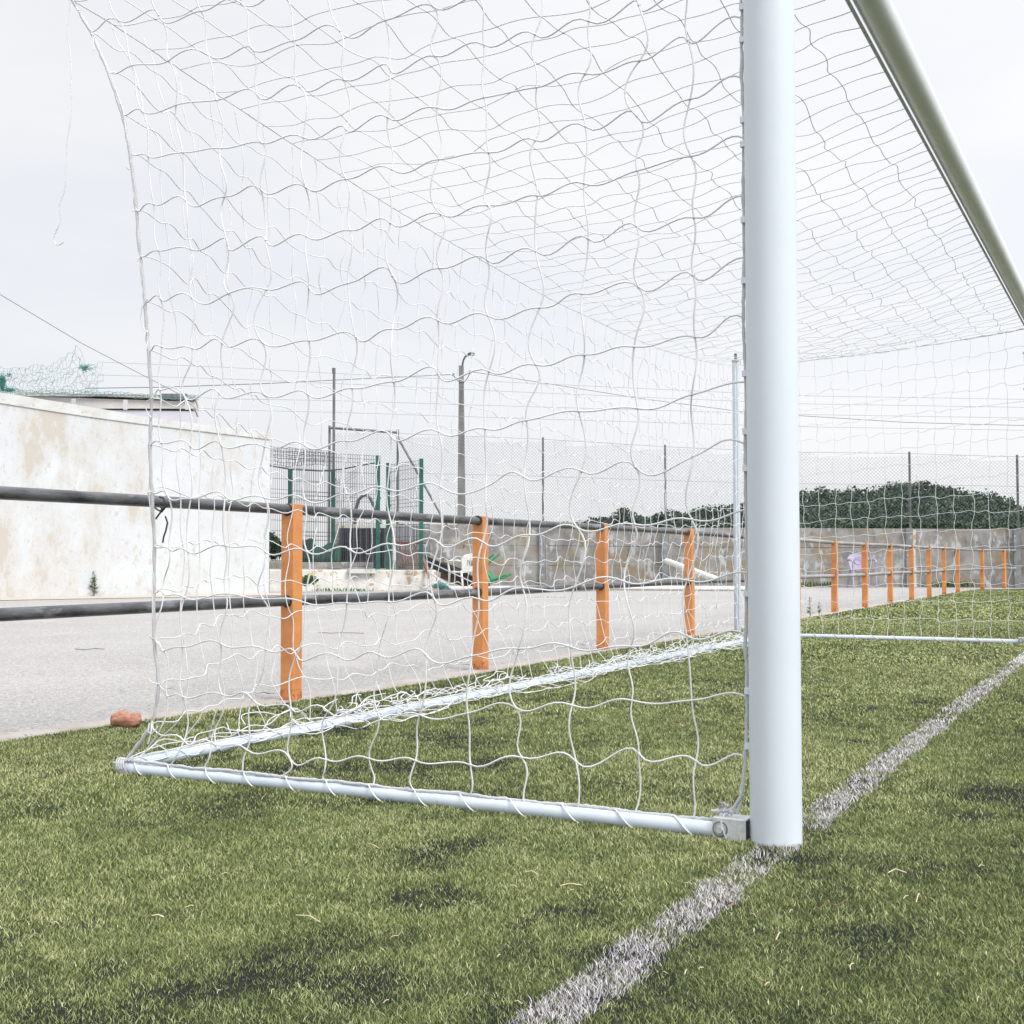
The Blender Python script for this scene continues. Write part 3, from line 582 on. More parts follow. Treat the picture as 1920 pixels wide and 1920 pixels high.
cords(b, K, .006, .4, .4, .5, 3, 3, nrm=-fw, knots=False); o = b.build('sagging_net', MT['black']); tag(o, 'dark sagging net gathered along the top of the green mesh fence', 'netting')
b = MB(); b.tube([at(x, y, 27.7) for x, y in [(505, 873), (545, 880), (600, 883), (640, 880), (680, 872), (703, 868)]], .016, 5); o = b.build('rope', MT['black']); tag(o, 'dark rope slung between the tops of the green fence posts', 'rope')
# metal gate, pale sheet, tarpaulin, arch
b = MB(); xs_ = np.linspace(637, 736, 60)
v = [at(x, y, 29.5+.03*math.sin(x*1.6)) for y in (990, 1066) for x in xs_]; v += [at(x, y, 29.62) for y in (990, 1066) for x in xs_]
n_ = 60; f_ = [(i, i+1, n_+i+1, n_+i) for i in range(n_-1)] + [(2*n_+i+1, 2*n_+i, 3*n_+i, 3*n_+i+1) for i in range(n_-1)] + [(2*n_+i, 2*n_+i+1, i+1, i) for i in range(n_-1)]
b.add(v, f_); o = b.build('metal_sheet', MT['sheet']); tag(o, 'dark grey ribbed metal sheet standing behind the green posts', 'metal sheet')
b = MB(); obox(b, 628, 638, 984, 0, 29.6, th=.2, zb=0); obox(b, 630, 738, 983, 990, 29.9, th=.15); o = b.build('doorway', MT['plinth']); tag(o, 'pale masonry jamb and lintel framing the dark grey metal sheet', 'doorway')
b = MB(); xs_ = np.linspace(741, 792, 50); v = [at(x, y, 30.4+.04*math.sin(x*2.2)) for y in (984, 1030) for x in xs_] + [at(x, y, 30.55) for y in (984, 1030) for x in xs_]
n_ = 50; b.add(v, [(i, i+1, n_+i+1, n_+i) for i in range(n_-1)] + [(2*n_+i+1, 2*n_+i, 3*n_+i, 3*n_+i+1) for i in range(n_-1)])
o = b.build('corrugated_sheet', MT['sheetw']); tag(o, 'pale corrugated sheet between the two right-hand green posts', 'metal sheet')
b = MB(); n_ = 26; gx = np.linspace(566, 641, n_); rowsT = []
for j, yy in enumerate((0, .3, .6, 1)):
    rowsT.append([at(x, (1022+5*math.sin(x*.17)-(8 if x < 590 else 0)*(1-yy)) * (1-yy) + 1058*yy, 28.9-.5*yy+.08*math.sin(x*.9)) for x in gx])
rowsT.append([at(x, 1058, 29.8) for x in gx]); rowsT.append([at(x, 1025, 29.8) for x in gx])
v = np.array(rowsT).reshape(-1, 3); b.add(v, [(j*n_+i, j*n_+i+1, (j+1)*n_+i+1, (j+1)*n_+i) for j in range(5) for i in range(n_-1)] + [(5*n_+i, 5*n_+i+1, i+1, i) for i in range(n_-1)])
o = b.build('tarpaulin', MT['tarp'], smooth=True); tag(o, 'crumpled dark green tarpaulin behind the mesh fence', 'tarpaulin')
b = MB(); b.tube([at(x, y, 31) for x, y in [(665, 985), (667, 957), (672, 938), (679, 930), (687, 928), (694, 934), (705, 957), (716, 985)]], .042, 7); o = b.build('pipe_arch', MT['lampdark'], smooth=True); tag(o, 'black bent pipe arch above the dark grey metal sheet', 'pipe')
# bushes
def bush(c, r, n, leaf, m, lab, name='bush', cat='bush'):
    b = MB()
    for k in range(4): crown(b, np.array(c)+rng.normal(0, r*.4, 3)*np.array([1, 1, .6]), r*.7, n//4, leaf, .8)
    o = b.build(name, m); tag(o, lab, cat); return o
bush(at(517, 1030, 29.5), .42, 900, .05, MT['bush'], 'dark bush at the corner of the whitewashed building')
bush(at(580, 1088, 25.1), .16, 420, .03, MT['leafg'], 'small green shrub at the foot of the low flaking wall', 'shrub', 'shrub')
b = MB()
for k in range(7): b.knot(at(583+rng.normal(0, 4), 1078+rng.normal(0, 2), 24.9), .02)
o = b.build('yellow_flowers', MT['flower']); tag(o, 'tiny yellow flowers on the shrub by the low wall', 'flowers', None, 'stuff')
def herbs(name, pts, lab, h, n, m, kind='stuff', cat='weeds'):
    b = MB()
    for p in pts:
        for k in range(n):
            a = random.uniform(0, 6.28); l = h*random.uniform(.4, 1.1); q = np.array(p)+np.array([rng.normal(0, h*.5), rng.normal(0, h*.5), 0]); t = q+np.array([math.cos(a)*l*.6, math.sin(a)*l*.6, l]); s = np.array([-math.sin(a), math.cos(a), 0])*l*.14
            b.add([q, (q+t)/2+s, t, (q+t)/2-s], [(0, 1, 2, 3)])
    o = b.build(name, m); tag(o, lab, cat, None, kind)
herbs('weeds', [gp(x, 1109.5) for x in np.arange(592, 700, 6)], 'low weeds along the foot of the low flaking wall', .09, 7, MT['leafg'])
herbs('weeds', [gp(x, 1101) for x in np.concatenate([np.arange(1500, 1565, 5), np.arange(1735, 1930, 6)])], 'grass tufts along the foot of the far concrete wall', .15, 10, MT['leafg'])
herbs('moss', [gp(x, 1121) for x in np.arange(985, 1060, 6)], 'strip of moss in a crack of the asphalt beyond the third orange post', .035, 5, MT['leafg'])
herbs('weed_tuft', [at(691, 1069, 26.1), at(752, 1067, 26.7), at(770, 1067, 26.7)], 'small weed tufts on top of the low flaking wall', .08, 10, MT['leafg'])

# --- junk: chairs, boards, pipes
def frame3(o, yaw, pitch=0, roll=0):
    return np.array(Matrix.Rotation(yaw, 3, 'Z') @ Matrix.Rotation(pitch, 3, 'X') @ Matrix.Rotation(roll, 3, 'Y')), np.array(o, float)
def chair(base, yaw, m, label, pitch=0, roll=0, low=False, ring=False, m2=None):
    """moulded garden chair; local x = width, -y = front, z = up"""
    Rm, o = frame3(base, yaw, pitch, roll); Tf = lambda p: (np.asarray(p, float) @ Rm.T)+o
    E_ = empty('plastic_chair', base, label, 'chair')
    def pt(b, pp, r, k=6): b.tube(Tf(pp), r, k)
    def slab(poly, y0, y1, name, hole=None):
        pass
    # seat
    b = MB(); v = []
    for z in (.42, .395):
        for (x, y) in [(-.20, -.22), (.20, -.22), (.23, .0), (.20, .20), (-.20, .20), (-.23, .0)]: v.append((x, y, z-.015*(y > -.1)))
    b.add(Tf(v), [tuple(range(6)), tuple(range(11, 5, -1))]+[(i, (i+1) % 6, 6+(i+1) % 6, 6+i) for i in range(6)]); bevel(b.build('seat', m, E_), .008)
    # backrest as a frame with openings
    b = MB(); zs = np.linspace(.42, .80, 9); wds = np.interp(zs, [.42, .55, .70, .80], [.20, .23, .26, .20]); ys = .19+ (zs-.42)*.30
    nX = 9; v = []; 
    for t_ in (0, .022):
        for z, wd, y in zip(zs, wds, ys):
            for k in range(nX): u = -1+2*k/(nX-1); v.append((u*wd, y+t_-.03*(1-u*u)*-1, z-(.03*u*u if z > .75 else 0)))
    f = []; n1 = len(zs)*nX
    hol = set() if ring else {(2, 2), (2, 3), (3, 2), (3, 3), (2, 5), (2, 4), (3, 4), (3, 5), (4, 2), (4, 3), (4, 4), (4, 5)} if low else {(7, 3), (7, 4), (2, 2), (2, 5), (3, 2), (3, 5), (4, 2), (4, 5)}
    for i in range(len(zs)-1):
        for j in range(nX-1):
            if (i, j) in hol: continue
            a = i*nX+j; f += [(a, a+1, a+nX+1, a+nX), (n1+a+1, n1+a, n1+a+nX, n1+a+nX+1)]
            for (di, dj, e1, e2) in ((0, -1, a, a+nX), (0, 1, a+1, a+nX+1), (-1, 0, a, a+1), (1, 0, a+nX, a+nX+1)):
                ni, nj = i+di, j+dj
                if (ni, nj) in hol or ni < 0 or nj < 0 or ni >= len(zs)-1 or nj >= nX-1: f.append((e1, e2, n1+e2, n1+e1))
    b.add(Tf(v), f); br = b.build('backrest', m, E_)
    if ring:
        b = MB(); b.tube(Tf([(.10*math.cos(a), .20+.30*(.62-.42)+.02-.028, .625+.085*math.sin(a)) for a in np.linspace(0, 6.283, 24)]), .009, 5); b.build('ring_moulding', m2, br)
    for sx_ in (-1, 1):
        b = MB(); pt(b, [(sx_*.235, .27, .64), (sx_*.28, .15, .655), (sx_*.29, -.05, .65), (sx_*.28, -.20, .63), (sx_*.27, -.24, .58)], [.02, .026, .028, .026, .02]); b.build('armrest', m, E_)
        b = MB(); pt(b, [(sx_*.27, -.23, .60), (sx_*.255, -.21, .40), (sx_*.27, -.25, .0)], [.02, .03, .022]); b.build('leg', m, E_)
        b = MB(); pt(b, [(sx_*.22, .20, .42), (sx_*.25, .27, .2), (sx_*.26, .30, .0)], [.026, .026, .022]); b.build('leg', m, E_)
    return E_
camyaw = math.atan2(rt[1], rt[0])         # chair with this yaw shows its front to the camera
bc = gp(1616, 1101.5); chair((bc[0], bc[1], 0), camyaw, MT['lilac'], 'lilac plastic garden chair against the far concrete wall', ring=True, m2=MT['lilacd'])
bc = at(872, 1108, 27.2); chair((bc[0], bc[1], max(.0, bc[2])), camyaw-2.5, MT['plastic'], 'off white plastic chair left of the second orange post', roll=.05, low=True)
bc = at(942, 1056, 28.6); chair(tuple(bc), camyaw+1.35, MT['greenp'], 'green plastic chair tipped over right of the second orange post', pitch=-2.15)
def plank(name, x0, y0, x1, y1, Z0, Z1, wd, th, m, lab, cat, tilt=0.3):
    a, c = at(x0, y0, Z0), at(x1, y1, Z1); d_ = c-a; l_ = np.linalg.norm(d_); d_ /= l_; s_ = np.cross(d_, (0, 0, 1)); s_ /= np.linalg.norm(s_); u_ = np.cross(s_, d_)
    s2 = s_*math.cos(tilt)+u_*math.sin(tilt); u2 = np.cross(s2, d_)
    b = MB(); b.box((a+c)/2, (l_, wd, th), [d_, s2, u2]); o = b.build(name, m); bevel(o, min(wd, th)*.2, 1); tag(o, lab, cat)
plank('board', 800, 1052, 905, 1098, 28.4, 26.6, .30, .03, MT['dboard'], 'black board leaning down behind the white plastic chair', 'board', 1.1)
plank('board', 828, 1068, 880, 1088, 28.3, 28.0, .42, .03, MT['board'], 'brown wooden board under the black board', 'board', 1.25)
plank('board', 812, 1078, 850, 1106, 26.6, 26.0, .16, .05, MT['sheetw'], 'pale board sloping to the ground beside the low wall', 'board', .5)
b = MB(); b.tube([at(800, 1052, 28), at(900, 1098, 26.2), ], .016, 5); o = b.build('rod', MT['sheetw']); tag(o, 'thin pale rod lying across the black board', 'rod')
b = MB(); b.tube([at(1250, 1052, 30.6), at(1345, 1087, 28.4)], .075, 10); o = b.build('pipe', MT['plastic'], smooth=True); tag(o, 'fat white pipe leaning on the far wall beside the fourth orange post', 'pipe')
b = MB(); b.tube([gp(955, 1112)+(0, 0, .05), gp(1150, 1107)+(0, 0, .055), gp(1400, 1108)+(0, 0, .05), gp(1490, 1107)+(0, 0, .05)], .05, 8); o = b.build('pipe', MT['plastic'], smooth=True); tag(o, 'long white pipe lying on the asphalt behind the railing', 'pipe')
b = MB(); b.box(at(890, 1105, 26.3), (1.5, .45, .12), [np.array([rt[0], rt[1], 0]), ax[1], (0, 0, 1)]); o = bevel(b.build('slab', MT['coping']), .02); tag(o, 'pale concrete slab on the ground under the white chair', 'slab')
b = MB()
for k in range(160):
    p = [at(824+rng.normal(0, 6), 1099+abs(rng.normal(0, 4))*(-1)+4, 26.0+rng.normal(0, .05)) for _ in range(4)]; b.tube(p, .006, 3, False)
o = b.build('net_heap', MT['teal']); tag(o, 'small heap of teal net at the right end of the low wall', 'netting')
# red rack
Rk = empty('rack', (*at(780, 1049, 27.5)[:2], 0), 'faded red metal rack leaning behind the right green post', 'rack')
b = MB(); b.tube([at(745, 1017, 28), at(798, 1018, 27.6)], .03, 6); b.build('top_rail', MT['red'], Rk)
for x0, y0, x1, y1 in [(790, 1040, 805, 1083)]:
    b = MB(); b.tube([at(x0, y0, 27), at(x1, y1, 26.6)], .035, 6); b.build('leg', MT['red'], Rk)
for k in range(4):
    b = MB(); b.tube([at(750+k*9, 1019, 27.9), at(758+k*9, 1057, 27.4)], .018, 5); b.build('bar', MT['red'], Rk)
b = MB(); b.tube([at(750, 1058, 27.4), at(795, 1060, 27.2)], .018, 5); b.build('lower_rail', MT['red'], Rk)

# ================================================================== RAILING
px_ = [0.02, 1.86, 3.67, 5.53, 7.45, 9.28, 11.05, 12.82, 14.58, 16.27, 17.95, 19.60, 21.55, 23.40]
py_ = [2.83, 2.83, 2.81, 2.81, 2.81, 2.80, 2.79, 2.77, 2.75, 2.72, 2.69, 2.67, 2.70, 2.70]
cor = [(25.9, 2.52), (27.7, 2.25), (28.6, 1.9), (29.1, .9), (29.3, -.8), (29.4, -2.6)]
px_ += [c[0] for c in cor]; py_ += [c[1] for c in cor]
px_ = [-5.4, -3.6, -1.8] + px_; py_ = [2.83]*3 + py_
Rl = empty('railing', (1.86, 2.82, 0), 'low railing of orange posts with two dark pipe rails beside the pitch', 'railing')
hts = [.92 if x < 12 else .895 for x in px_]
for i, (x, y) in enumerate(zip(px_, py_)):
    nx, ny = (px_[i+1]-x, py_[i+1]-y) if i+1 < len(px_) else (x-px_[i-1], y-py_[i-1]); a = math.atan2(ny, nx); A = [(math.cos(a), math.sin(a), 0), (-math.sin(a), math.cos(a), 0), (0, 0, 1)]
    h = hts[i] + random.uniform(-.004, .004); b = MB(); lean = random.uniform(-.006, .006) - (.012 if 12 < x < 14 else 0)
    p0, p1 = np.array([x, y, .045]), np.array([x+lean*2, y+lean, h]); w2 = .036
    v = []
    for p in (p0, p1):
        for u_, q_ in ((-1, -1), (1, -1), (1, 1), (-1, 1)): v.append(p+np.array(A[0])*u_*w2+np.array(A[1])*q_*w2)
    b.add(v, [(3, 2, 1, 0), (4, 5, 6, 7), (0, 1, 5, 4), (1, 2, 6, 5), (2, 3, 7, 6), (3, 0, 4, 7)]); po = bevel(b.build('post', MT['orange'], Rl), .003)
    b = MB(); b.box((x, y, .020), (.0725, .0725, .051), A); b.build('rusted_foot', MT['rust'], po)
    for z in (.893, .462):
        b = MB()
        c = np.array([x-A[0][0]*.0365, y-A[0][1]*.0365, z*(1 if x < 12 else .972)]); b.tube([c-np.array(A[0])*.003, c+np.array(A[0])*.002], .030, 14)
        b.build('rail_socket', MT['dboard'], po)
RX = np.array(px_); RY = np.array(py_)
def rail(z, name):
    for a_, c_2 in ((0, 9), (9, len(px_)-1)):
        b = MB(); xx = np.concatenate([np.linspace(RX[i], RX[i+1], 7)[:-1] for i in range(a_, c_2)] + [[RX[c_2]]]); tt = np.concatenate([np.arange(i, i+1, 1/6) for i in range(a_, c_2)] + [[c_2]])
        yy = np.interp(tt, np.arange(len(RX)), RY); xx = np.interp(tt, np.arange(len(RX)), RX)
        zz = z*np.interp(xx, [8, 13], [1, .972]) + .003*np.sin(tt*2.2)
        b.tube(np.stack([xx, yy, zz], 1), .0245, 14); b.build(name, MT['rail'] if a_ == 0 else MT['galvrail'], Rl, smooth=True)
MT['galvrail'] = mat('pale weathered rail', (.34, .33, .34), (.18, .18, .19), 6, .4, stretch=(.3, 1, 1)); layer(MT['galvrail'], (.22, .16, .10), 8, .60, .68)
rail(.893, 'top_rail'); rail(.462, 'lower_rail')

# ================================================================== GOAL
GW, GD = 7.44, 2.05; PR = .0597
Gl = empty('football_goal', (0, 0, 0), 'white football goal with round posts and thin ground bars', 'football goal')
def cyl(p, q, r, name, m, par, k=40, bow=None):
    b = MB(); t = np.linspace(0, 1, 14)[:, None]; P_ = np.array(p)*(1-t)+np.array(q)*t
    if bow is not None: P_ = P_ + np.array(bow)*(4*t*(1-t))
    b.tube(P_, r, k); return b.build(name, m, par, smooth=True)
def autosm(o):
    # keep caps crisp
    me = o.data
    for p in me.polygons:
        if len(p.vertices) > 4: p.use_smooth = False
for X0 in (0, GW):
    autosm(cyl((X0, 0, 0), (X0, 0, 2.44+PR), PR, 'post', MT['post'], Gl, 64))
autosm(cyl((PR*.9, 0, 2.44+PR), (GW-PR*.9, 0, 2.44+PR), PR-.006, 'crossbar', MT['crossbar'], Gl, 64))
autosm(cyl((-.02, .10, .020), (0, GD, .016), .0195, 'side_bar', MT['bar'], Gl, bow=(.012, 0, 0)))
autosm(cyl((GW, .10, .020), (GW, GD, .018), .0195, 'side_bar', MT['bar'], Gl))
autosm(cyl((-.005, GD, .019), (GW, GD, .018), .0195, 'back_bar', MT['bar'], Gl))
# brackets with bolt
for X0, sd in ((0, -1), (GW, 1)):
    b = MB(); x = X0-.012 if X0 == 0 else X0
    pr = [(-.029, 0), (-.029, .056), (.029, .056), (.029, 0), (.0245, 0), (.0245, .0515), (-.0245, .0515), (-.0245, 0)]
    v = [(x+p[0], yy_, p[1]-.002) for yy_ in (.060, .140) for p in pr]; b.add(v, [(0, 1, 6, 7), (1, 2, 5, 6), (2, 3, 4, 5), (15, 14, 9, 8), (14, 13, 10, 9), (13, 12, 11, 10)]+[(i, 8+i, 8+(i+1) % 8, (i+1) % 8) for i in range(8)])
    br = bevel(b.build('bracket', MT['brk'], Gl), .0015)
    b = MB(); s_x = x-.031; b.tube([(s_x-.001, .121, .028), (s_x+.003, .121, .028)], .0150, 24); wsh = b.build('washer', MT['galv'], br); b = MB(); b.tube([(s_x-.0075, .121, .028), (s_x+.003, .121, .028)], .0085, 6); b.build('bolt', MT['boltm'], br)
    b = MB(); b.tube([(s_x+.0012, .121, .028), (s_x+.0035, .121, .028)], .0185, 24); b.build('dark_ring', MT['steel'], br)  # darker ring behind the washer, added to set the bolt off
# seam and net rail under the crossbar
b = MB(); b.box((GW/2, .0515, 2.455), (GW-.16, .003, .024)); b.build('net_rail', MT['clip'], Gl)
zk = [y for y in (60, 152, 348, 415, 528, 702, 810, 872, 1113, 1306, 1388, 1400, 55)]
for ypx in (22, 82, 230, 275, 415, 528, 701, 809, 878, 1113, 1297, 1401):
    P_ = plane(1401, ypx, 1, .058)
    b = MB(); b.box((-.011, .062, P_[2]), (.012, .012, .014)); b.build('net_clip', MT['clip'], Gl)
for z in np.arange(.3, 2.4, .28):
    b = MB(); b.box((GW, .066, z), (.014, .022, .016)); b.build('net_clip', MT['clip'], Gl)

# ================================================================== NET
near_px = {
 0: [(171, 61), (223, 39), (298, 29), (377, 21), (452, 6)],
 1: [(203, 135), (247, 123), (317, 113), (391, 104), (472, 91), (552, 76), (638, 59), (723, 38), (813, 13)],
 2: [(229, 213), (266, 208), (330, 197), (406, 188), (483, 179), (563, 164), (645, 150), (731, 129), (815, 105), (907, 84), (1003, 65), (1104, 40), (1198, 10)],
 3: [(245, 289), (278, 293), (342, 286), (414, 278), (491, 268), (569, 258), (649, 242), (727, 220), (819, 202), (908, 183), (1006, 164), (1097, 138), (1199, 114), (1290, 76), (1392, 34)],
 4: [(256, 394), (288, 383), (349, 377), (421, 369), (490, 357), (573, 351), (649, 336), (735, 318), (822, 299), (917, 286), (1003, 263), (1098, 238), (1194, 218), (1294, 186), (1392, 146)],
 5: [(263, 480), (297, 470), (359, 468), (427, 459), (499, 451), (574, 443), (656, 432), (732, 418), (827, 402), (915, 385), (1007, 367), (1095, 344), (1195, 320), (1296, 293), (1396, 260)],
 6: [(272, 566), (301, 560), (360, 558), (429, 550), (499, 543), (579, 539), (653, 531), (736, 517), (824, 503), (914, 488), (1005, 472), (1103, 448), (1194, 425), (1301, 408), (1395, 367)],
 7: [(278, 657), (303, 650), (360, 653), (416, 643), (491, 641), (579, 639), (667, 632), (736, 617), (821, 601), (915, 592), (1012, 577), (1091, 551), (1198, 539), (1300, 517), (1397, 482)],
 8: [(285, 747), (300, 731), (345, 742), (411, 737), (496, 740), (577, 739), (660, 728), (738, 716), (822, 702), (917, 696), (1005, 684), (1096, 665), (1189, 650), (1303, 632), (1394, 595)],
 9: [(280, 837), (302, 830), (357, 836), (414, 833), (496, 837), (571, 835), (650, 827), (733, 818), (823, 810), (909, 804), (987, 788), (1085, 771), (1196, 766), (1297, 740), (1400, 716)],
 10: [(285, 922), (313, 928), (358, 935), (422, 930), (496, 933), (571, 936), (650, 926), (726, 917), (825, 912), (911, 913), (983, 895), (1090, 883), (1192, 876), (1300, 856), (1398, 833)],
 11: [(290, 1022), (318, 1030), (352, 1034), (423, 1023), (497, 1034), (575, 1034), (657, 1031), (740, 1021), (824, 1019), (905, 1016), (993, 1003), (1083, 990), (1190, 983), (1297, 974), (1400, 955)],
 12: [(289, 1109), (306, 1112), (346, 1120), (424, 1113), (493, 1123), (572, 1130), (650, 1131), (729, 1129), (814, 1123), (898, 1123), (980, 1102), (1077, 1100), (1170, 1090), (1288, 1088), (1402, 1073)],
 13: [(289, 1198), (301, 1214), (342, 1213), (414, 1207), (498, 1218), (556, 1229), (634, 1231), (711, 1228), (798, 1227), (884, 1230), (973, 1216), (1070, 1213), (1183, 1212), (1287, 1192), (1399, 1193)],
 14: [(299, 1285), (312, 1302), (342, 1306), (416, 1302), (472, 1310), (546, 1329), (615, 1334), (707, 1333), (787, 1340), (877, 1337), (967, 1327), (1073, 1322), (1185, 1313), (1297, 1313), (1402, 1308)],
 15: [(287, 1356), (296, 1375), (345, 1389), (396, 1392), (463, 1406), (543, 1421), (611, 1424), (692, 1422), (779, 1426), (882, 1434), (978, 1420), (1080, 1428), (1198, 1413), (1305, 1427), (1398, 1424)],
 16: [(228, 1438), (262, 1434), (320, 1441), (380, 1451), (451, 1458), (525, 1469), (606, 1479), (697, 1480), (778, 1488), (880, 1497), (982, 1505), (1084, 1517), (1190, 1527), (1301, 1540), (1390, 1545)]}
NC = 15
postz = {0: 2.325, 1: 2.19, 2: 2.06}
def belly(i, j): return -.035*math.sin(math.pi*min(1, i/16))*math.sin(math.pi*j/14)
NK = np.zeros((18, NC, 3))
for i in range(17):
    L_ = near_px[i]
    for j in range(NC):
        if j < len(L_):
            bx = belly(i, j) if i < 16 else -.006
            NK[i+1, j] = plane(*L_[j], 0, bx)
    if len(L_) < NC:
        last = NK[i+1, len(L_)-1].copy(); endp = np.array([0, .066, postz[i]]); m_ = NC-len(L_)
        for k in range(m_): NK[i+1, len(L_)+k] = last+(endp-last)*(k+1)/m_ + rng.normal(0, .006, 3)*(k < m_-1)
CORN = np.array([0, 2.30, 2.478])
for j in range(NC):
    t = j/(NC-1); NK[0, j] = CORN*(1-t)+np.array([0, .06, 2.452])*t; NK[0, j, 2] -= .03*math.sin(math.pi*t)
for j in range(1, NC): NK[17, j, 2] = np.clip(NK[17, j, 2], .036, .042)
Net = empty('goal_net', (GW/2, 1.0, 0), 'white square-mesh goal net hanging from the goal, slack and wavy', 'goal net')
CR = .0021
nX = np.array([-1., 0, 0])
b = MB(); cords(b, NK, .0023, -.50, .14, .33, 8, 6, nrm=nX, rows=range(0, 17), cols=range(1, 14), mag=1.30, kr=2.3)
b.build('side_netting', MT['cord'], Net, smooth=True)
# edge ropes
def rope(P_, r, name, m, par, sub=6, k=7, fuzz=.0008):
    P_ = np.asarray(P_, float); n = len(P_); t = np.linspace(0, n-1, (n-1)*sub+1); Q = np.stack([np.interp(t, range(n), P_[:, i]) for i in range(3)], 1)
    # smooth
    for _ in range(3): Q[1:-1] = (Q[:-2]+2*Q[1:-1]+Q[2:])/4
    Q[1:-1] += rng.normal(0, fuzz, Q[1:-1].shape); rr = r*(1+.14*rng.standard_normal(len(Q)))
    b = MB(); b.tube(Q, np.clip(rr, r*.7, r*1.4), k); return b.build(name, m, par, smooth=True)
edge = list(NK[:, 0]); rope(edge, .0052, 'edge_rope', MT['rope'], Net, 8)
b = MB(); P2 = np.array(edge)+rng.normal(0, .004, (18, 3)); b.tube(np.stack([np.interp(np.linspace(0, 17, 120), range(18), P2[:, i]) for i in range(3)], 1), .0022, 5)
b.build('edge_rope', MT['cord'], Net, smooth=True)
rope([NK[i, 14]+np.array([-.004, 0, 0]) for i in range(0, 17)]+[(-.012, .078, .10), (-.014, .09, .062)], .0042, 'edge_rope', MT['rope'], Net, 8)
bb = [(-.004, y, .0405+.002*math.sin(y*17)) for y in np.linspace(.13, GD-.02, 30)]
rope([(p[0]-.003*math.sin(i*2.1), p[1], p[2]) for i, p in enumerate(bb)], .0046, 'edge_rope', MT['rope'], Net, 6)
# lashing round the ground bars
def lash(P0, P1, n, r, R, name, ph=0.0):
    b = MB(); P0 = np.array(P0, float); P1 = np.array(P1, float); d_ = P1-P0; l_ = np.linalg.norm(d_); d_ /= l_; s_ = np.cross(d_, (0, 0, 1.)); s_ /= np.linalg.norm(s_); u_ = np.array([0, 0, 1.])
    Pp = []; jit = rng.normal(0, .006, n+1)
    for k in range(n):
        for a in np.arange(0, 1, 1/26):
            adv = a*.95 if a < .5 else .475+(a-.5)*1.05
            c0 = (k+.2+adv)/n*l_*.985 + jit[k]*(1-a)+jit[k+1]*a
            th = math.pi/2 - a*2*math.pi + ph; rr = R+r*.8+.002*math.exp(-(min(a, 1-a)/.06)**2)
            Pp.append(P0+d_*c0+(s_*math.cos(th)+u_*math.sin(th))*rr)
    b.tube(Pp, r, 5); b.build(name, MT['cord'], Net, smooth=True)
lash((0.0, GD-.02, .017), (-.017, .10, .020), 13, CR, .0195, 'lashing_cord')
lash((GW, .1, .019), (GW, GD, .019), 12, CR, .0195, 'lashing_cord')
lash((.03, GD, .019), (GW, GD, .018), 44, CR, .0195, 'lashing_cord')
# corner windings at the back near corner and at the post foot
b = MB()
for k in range(9):
    a0 = rng.random()*6.28; P_ = []
    for a in np.linspace(0, 6.0, 18):
        tt = a+a0; P_.append(np.array([-.006+.024*math.cos(tt), GD-.030+.016*math.sin(tt)*(k % 2)+.012*(k-4)*.4, .022+.026*math.sin(tt)]))
    b.tube(P_, CR, 5)
b.build('corner_winding', MT['rope'], Net, smooth=True)
b = MB()
for k in range(4):
    q = np.array([-.014, .115+.004*k, .062]); b.tube([q+rng.normal(0, .006, 3)+np.array([0, 0, .004*m_]) for m_ in range(5)], .0032, 6)
for p in [(-.02, .10, .066), (-.01, .12, .068), (-.015, .135, .064)]: b.knot(p, .009)
b.tube([(-.02, .115, .062), (-.043, .118, .045), (-.046, .110, .020), (-.043, .104, .004)], CR*1.1, 5)
b.tube([(-.015, .075, .11), (-.02, .095, .075), (-.014, .12, .064), (-.016, .15, .063)], .0042, 6)
b.build('tie_knot', MT['rope'], Net, smooth=True)
# little untrimmed ends on the edge rope
for (x, y, dx, dy) in [(172, 62, 4, 32), (176, 66, -6, -4), (153, 18, -8, 2), (256, 394, -8, 3), (262, 482, -6, 8), (243, 318, -6, -6), (285, 922, -10, 2), (289, 1198, -9, -6), (299, 1283, -20, -8), (277, 640, -2, 14)]:
    b = MB(); p = plane(x, y, 0, -.004); q = plane(x+dx, y+dy, 0, -.012); m_ = plane(x+dx*.6, y+dy*.3, 0, -.01); b.tube([p, m_, q], CR, 5); b.build('loose_end', MT['cord'], Net, smooth=True)
for L_ in ([(277, 560), (266, 578), (264, 600), (270, 618), (278, 624)], [(287, 745), (276, 752), (273, 765), (278, 778), (284, 783)]): b = MB(); b.tube([plane(x, y, 0, -.008) for x, y in L_], CR*.9, 5); b.build('loose_end', MT['cord'], Net, smooth=True)
L_ = [(277, 1395), (283, 1375), (285, 1352), (279, 1358), (277, 1372), (284, 1377), (292, 1368), (296, 1362)]; b = MB(); b.tube([plane(x, y, 0, -.02) for x, y in L_], CR, 5)
b.build('loose_end', MT['cord'], Net, smooth=True)

# roof and back netting share the rope at the back
rp = [(145, 0), (197, 35), (330, 125), (447, 203), (553, 273), (603, 305), (649, 336), (736, 389), (813, 436), (867, 467), (1003, 545), (1054, 572), (1105, 595), (1166, 625), (1201, 640), (1235, 654), (1296, 672), (1345, 682), (1381, 686)]
RP = []
for x, y in rp:
    s = (x-145)/1300; RP.append(plane(x, y, 1, 2.12+.17*(1-s)**3))
RP = np.array(RP); RP[0] = CORN; RP = np.vstack([RP, [(GW, 2.10, 2.325)]])
RP = RP[(RP[:, 0] < GW-.15) | (np.arange(len(RP)) == len(RP)-1)]
NX = 53; ux = np.linspace(0, GW, NX); ux[1:-1] += rng.normal(0, .008, NX-2)
top = np.stack([ux, np.interp(ux, RP[:, 0], RP[:, 1]), np.interp(ux, RP[:, 0], RP[:, 2])], 1)
NR = 14; RK = np.zeros((NR, NX, 3))
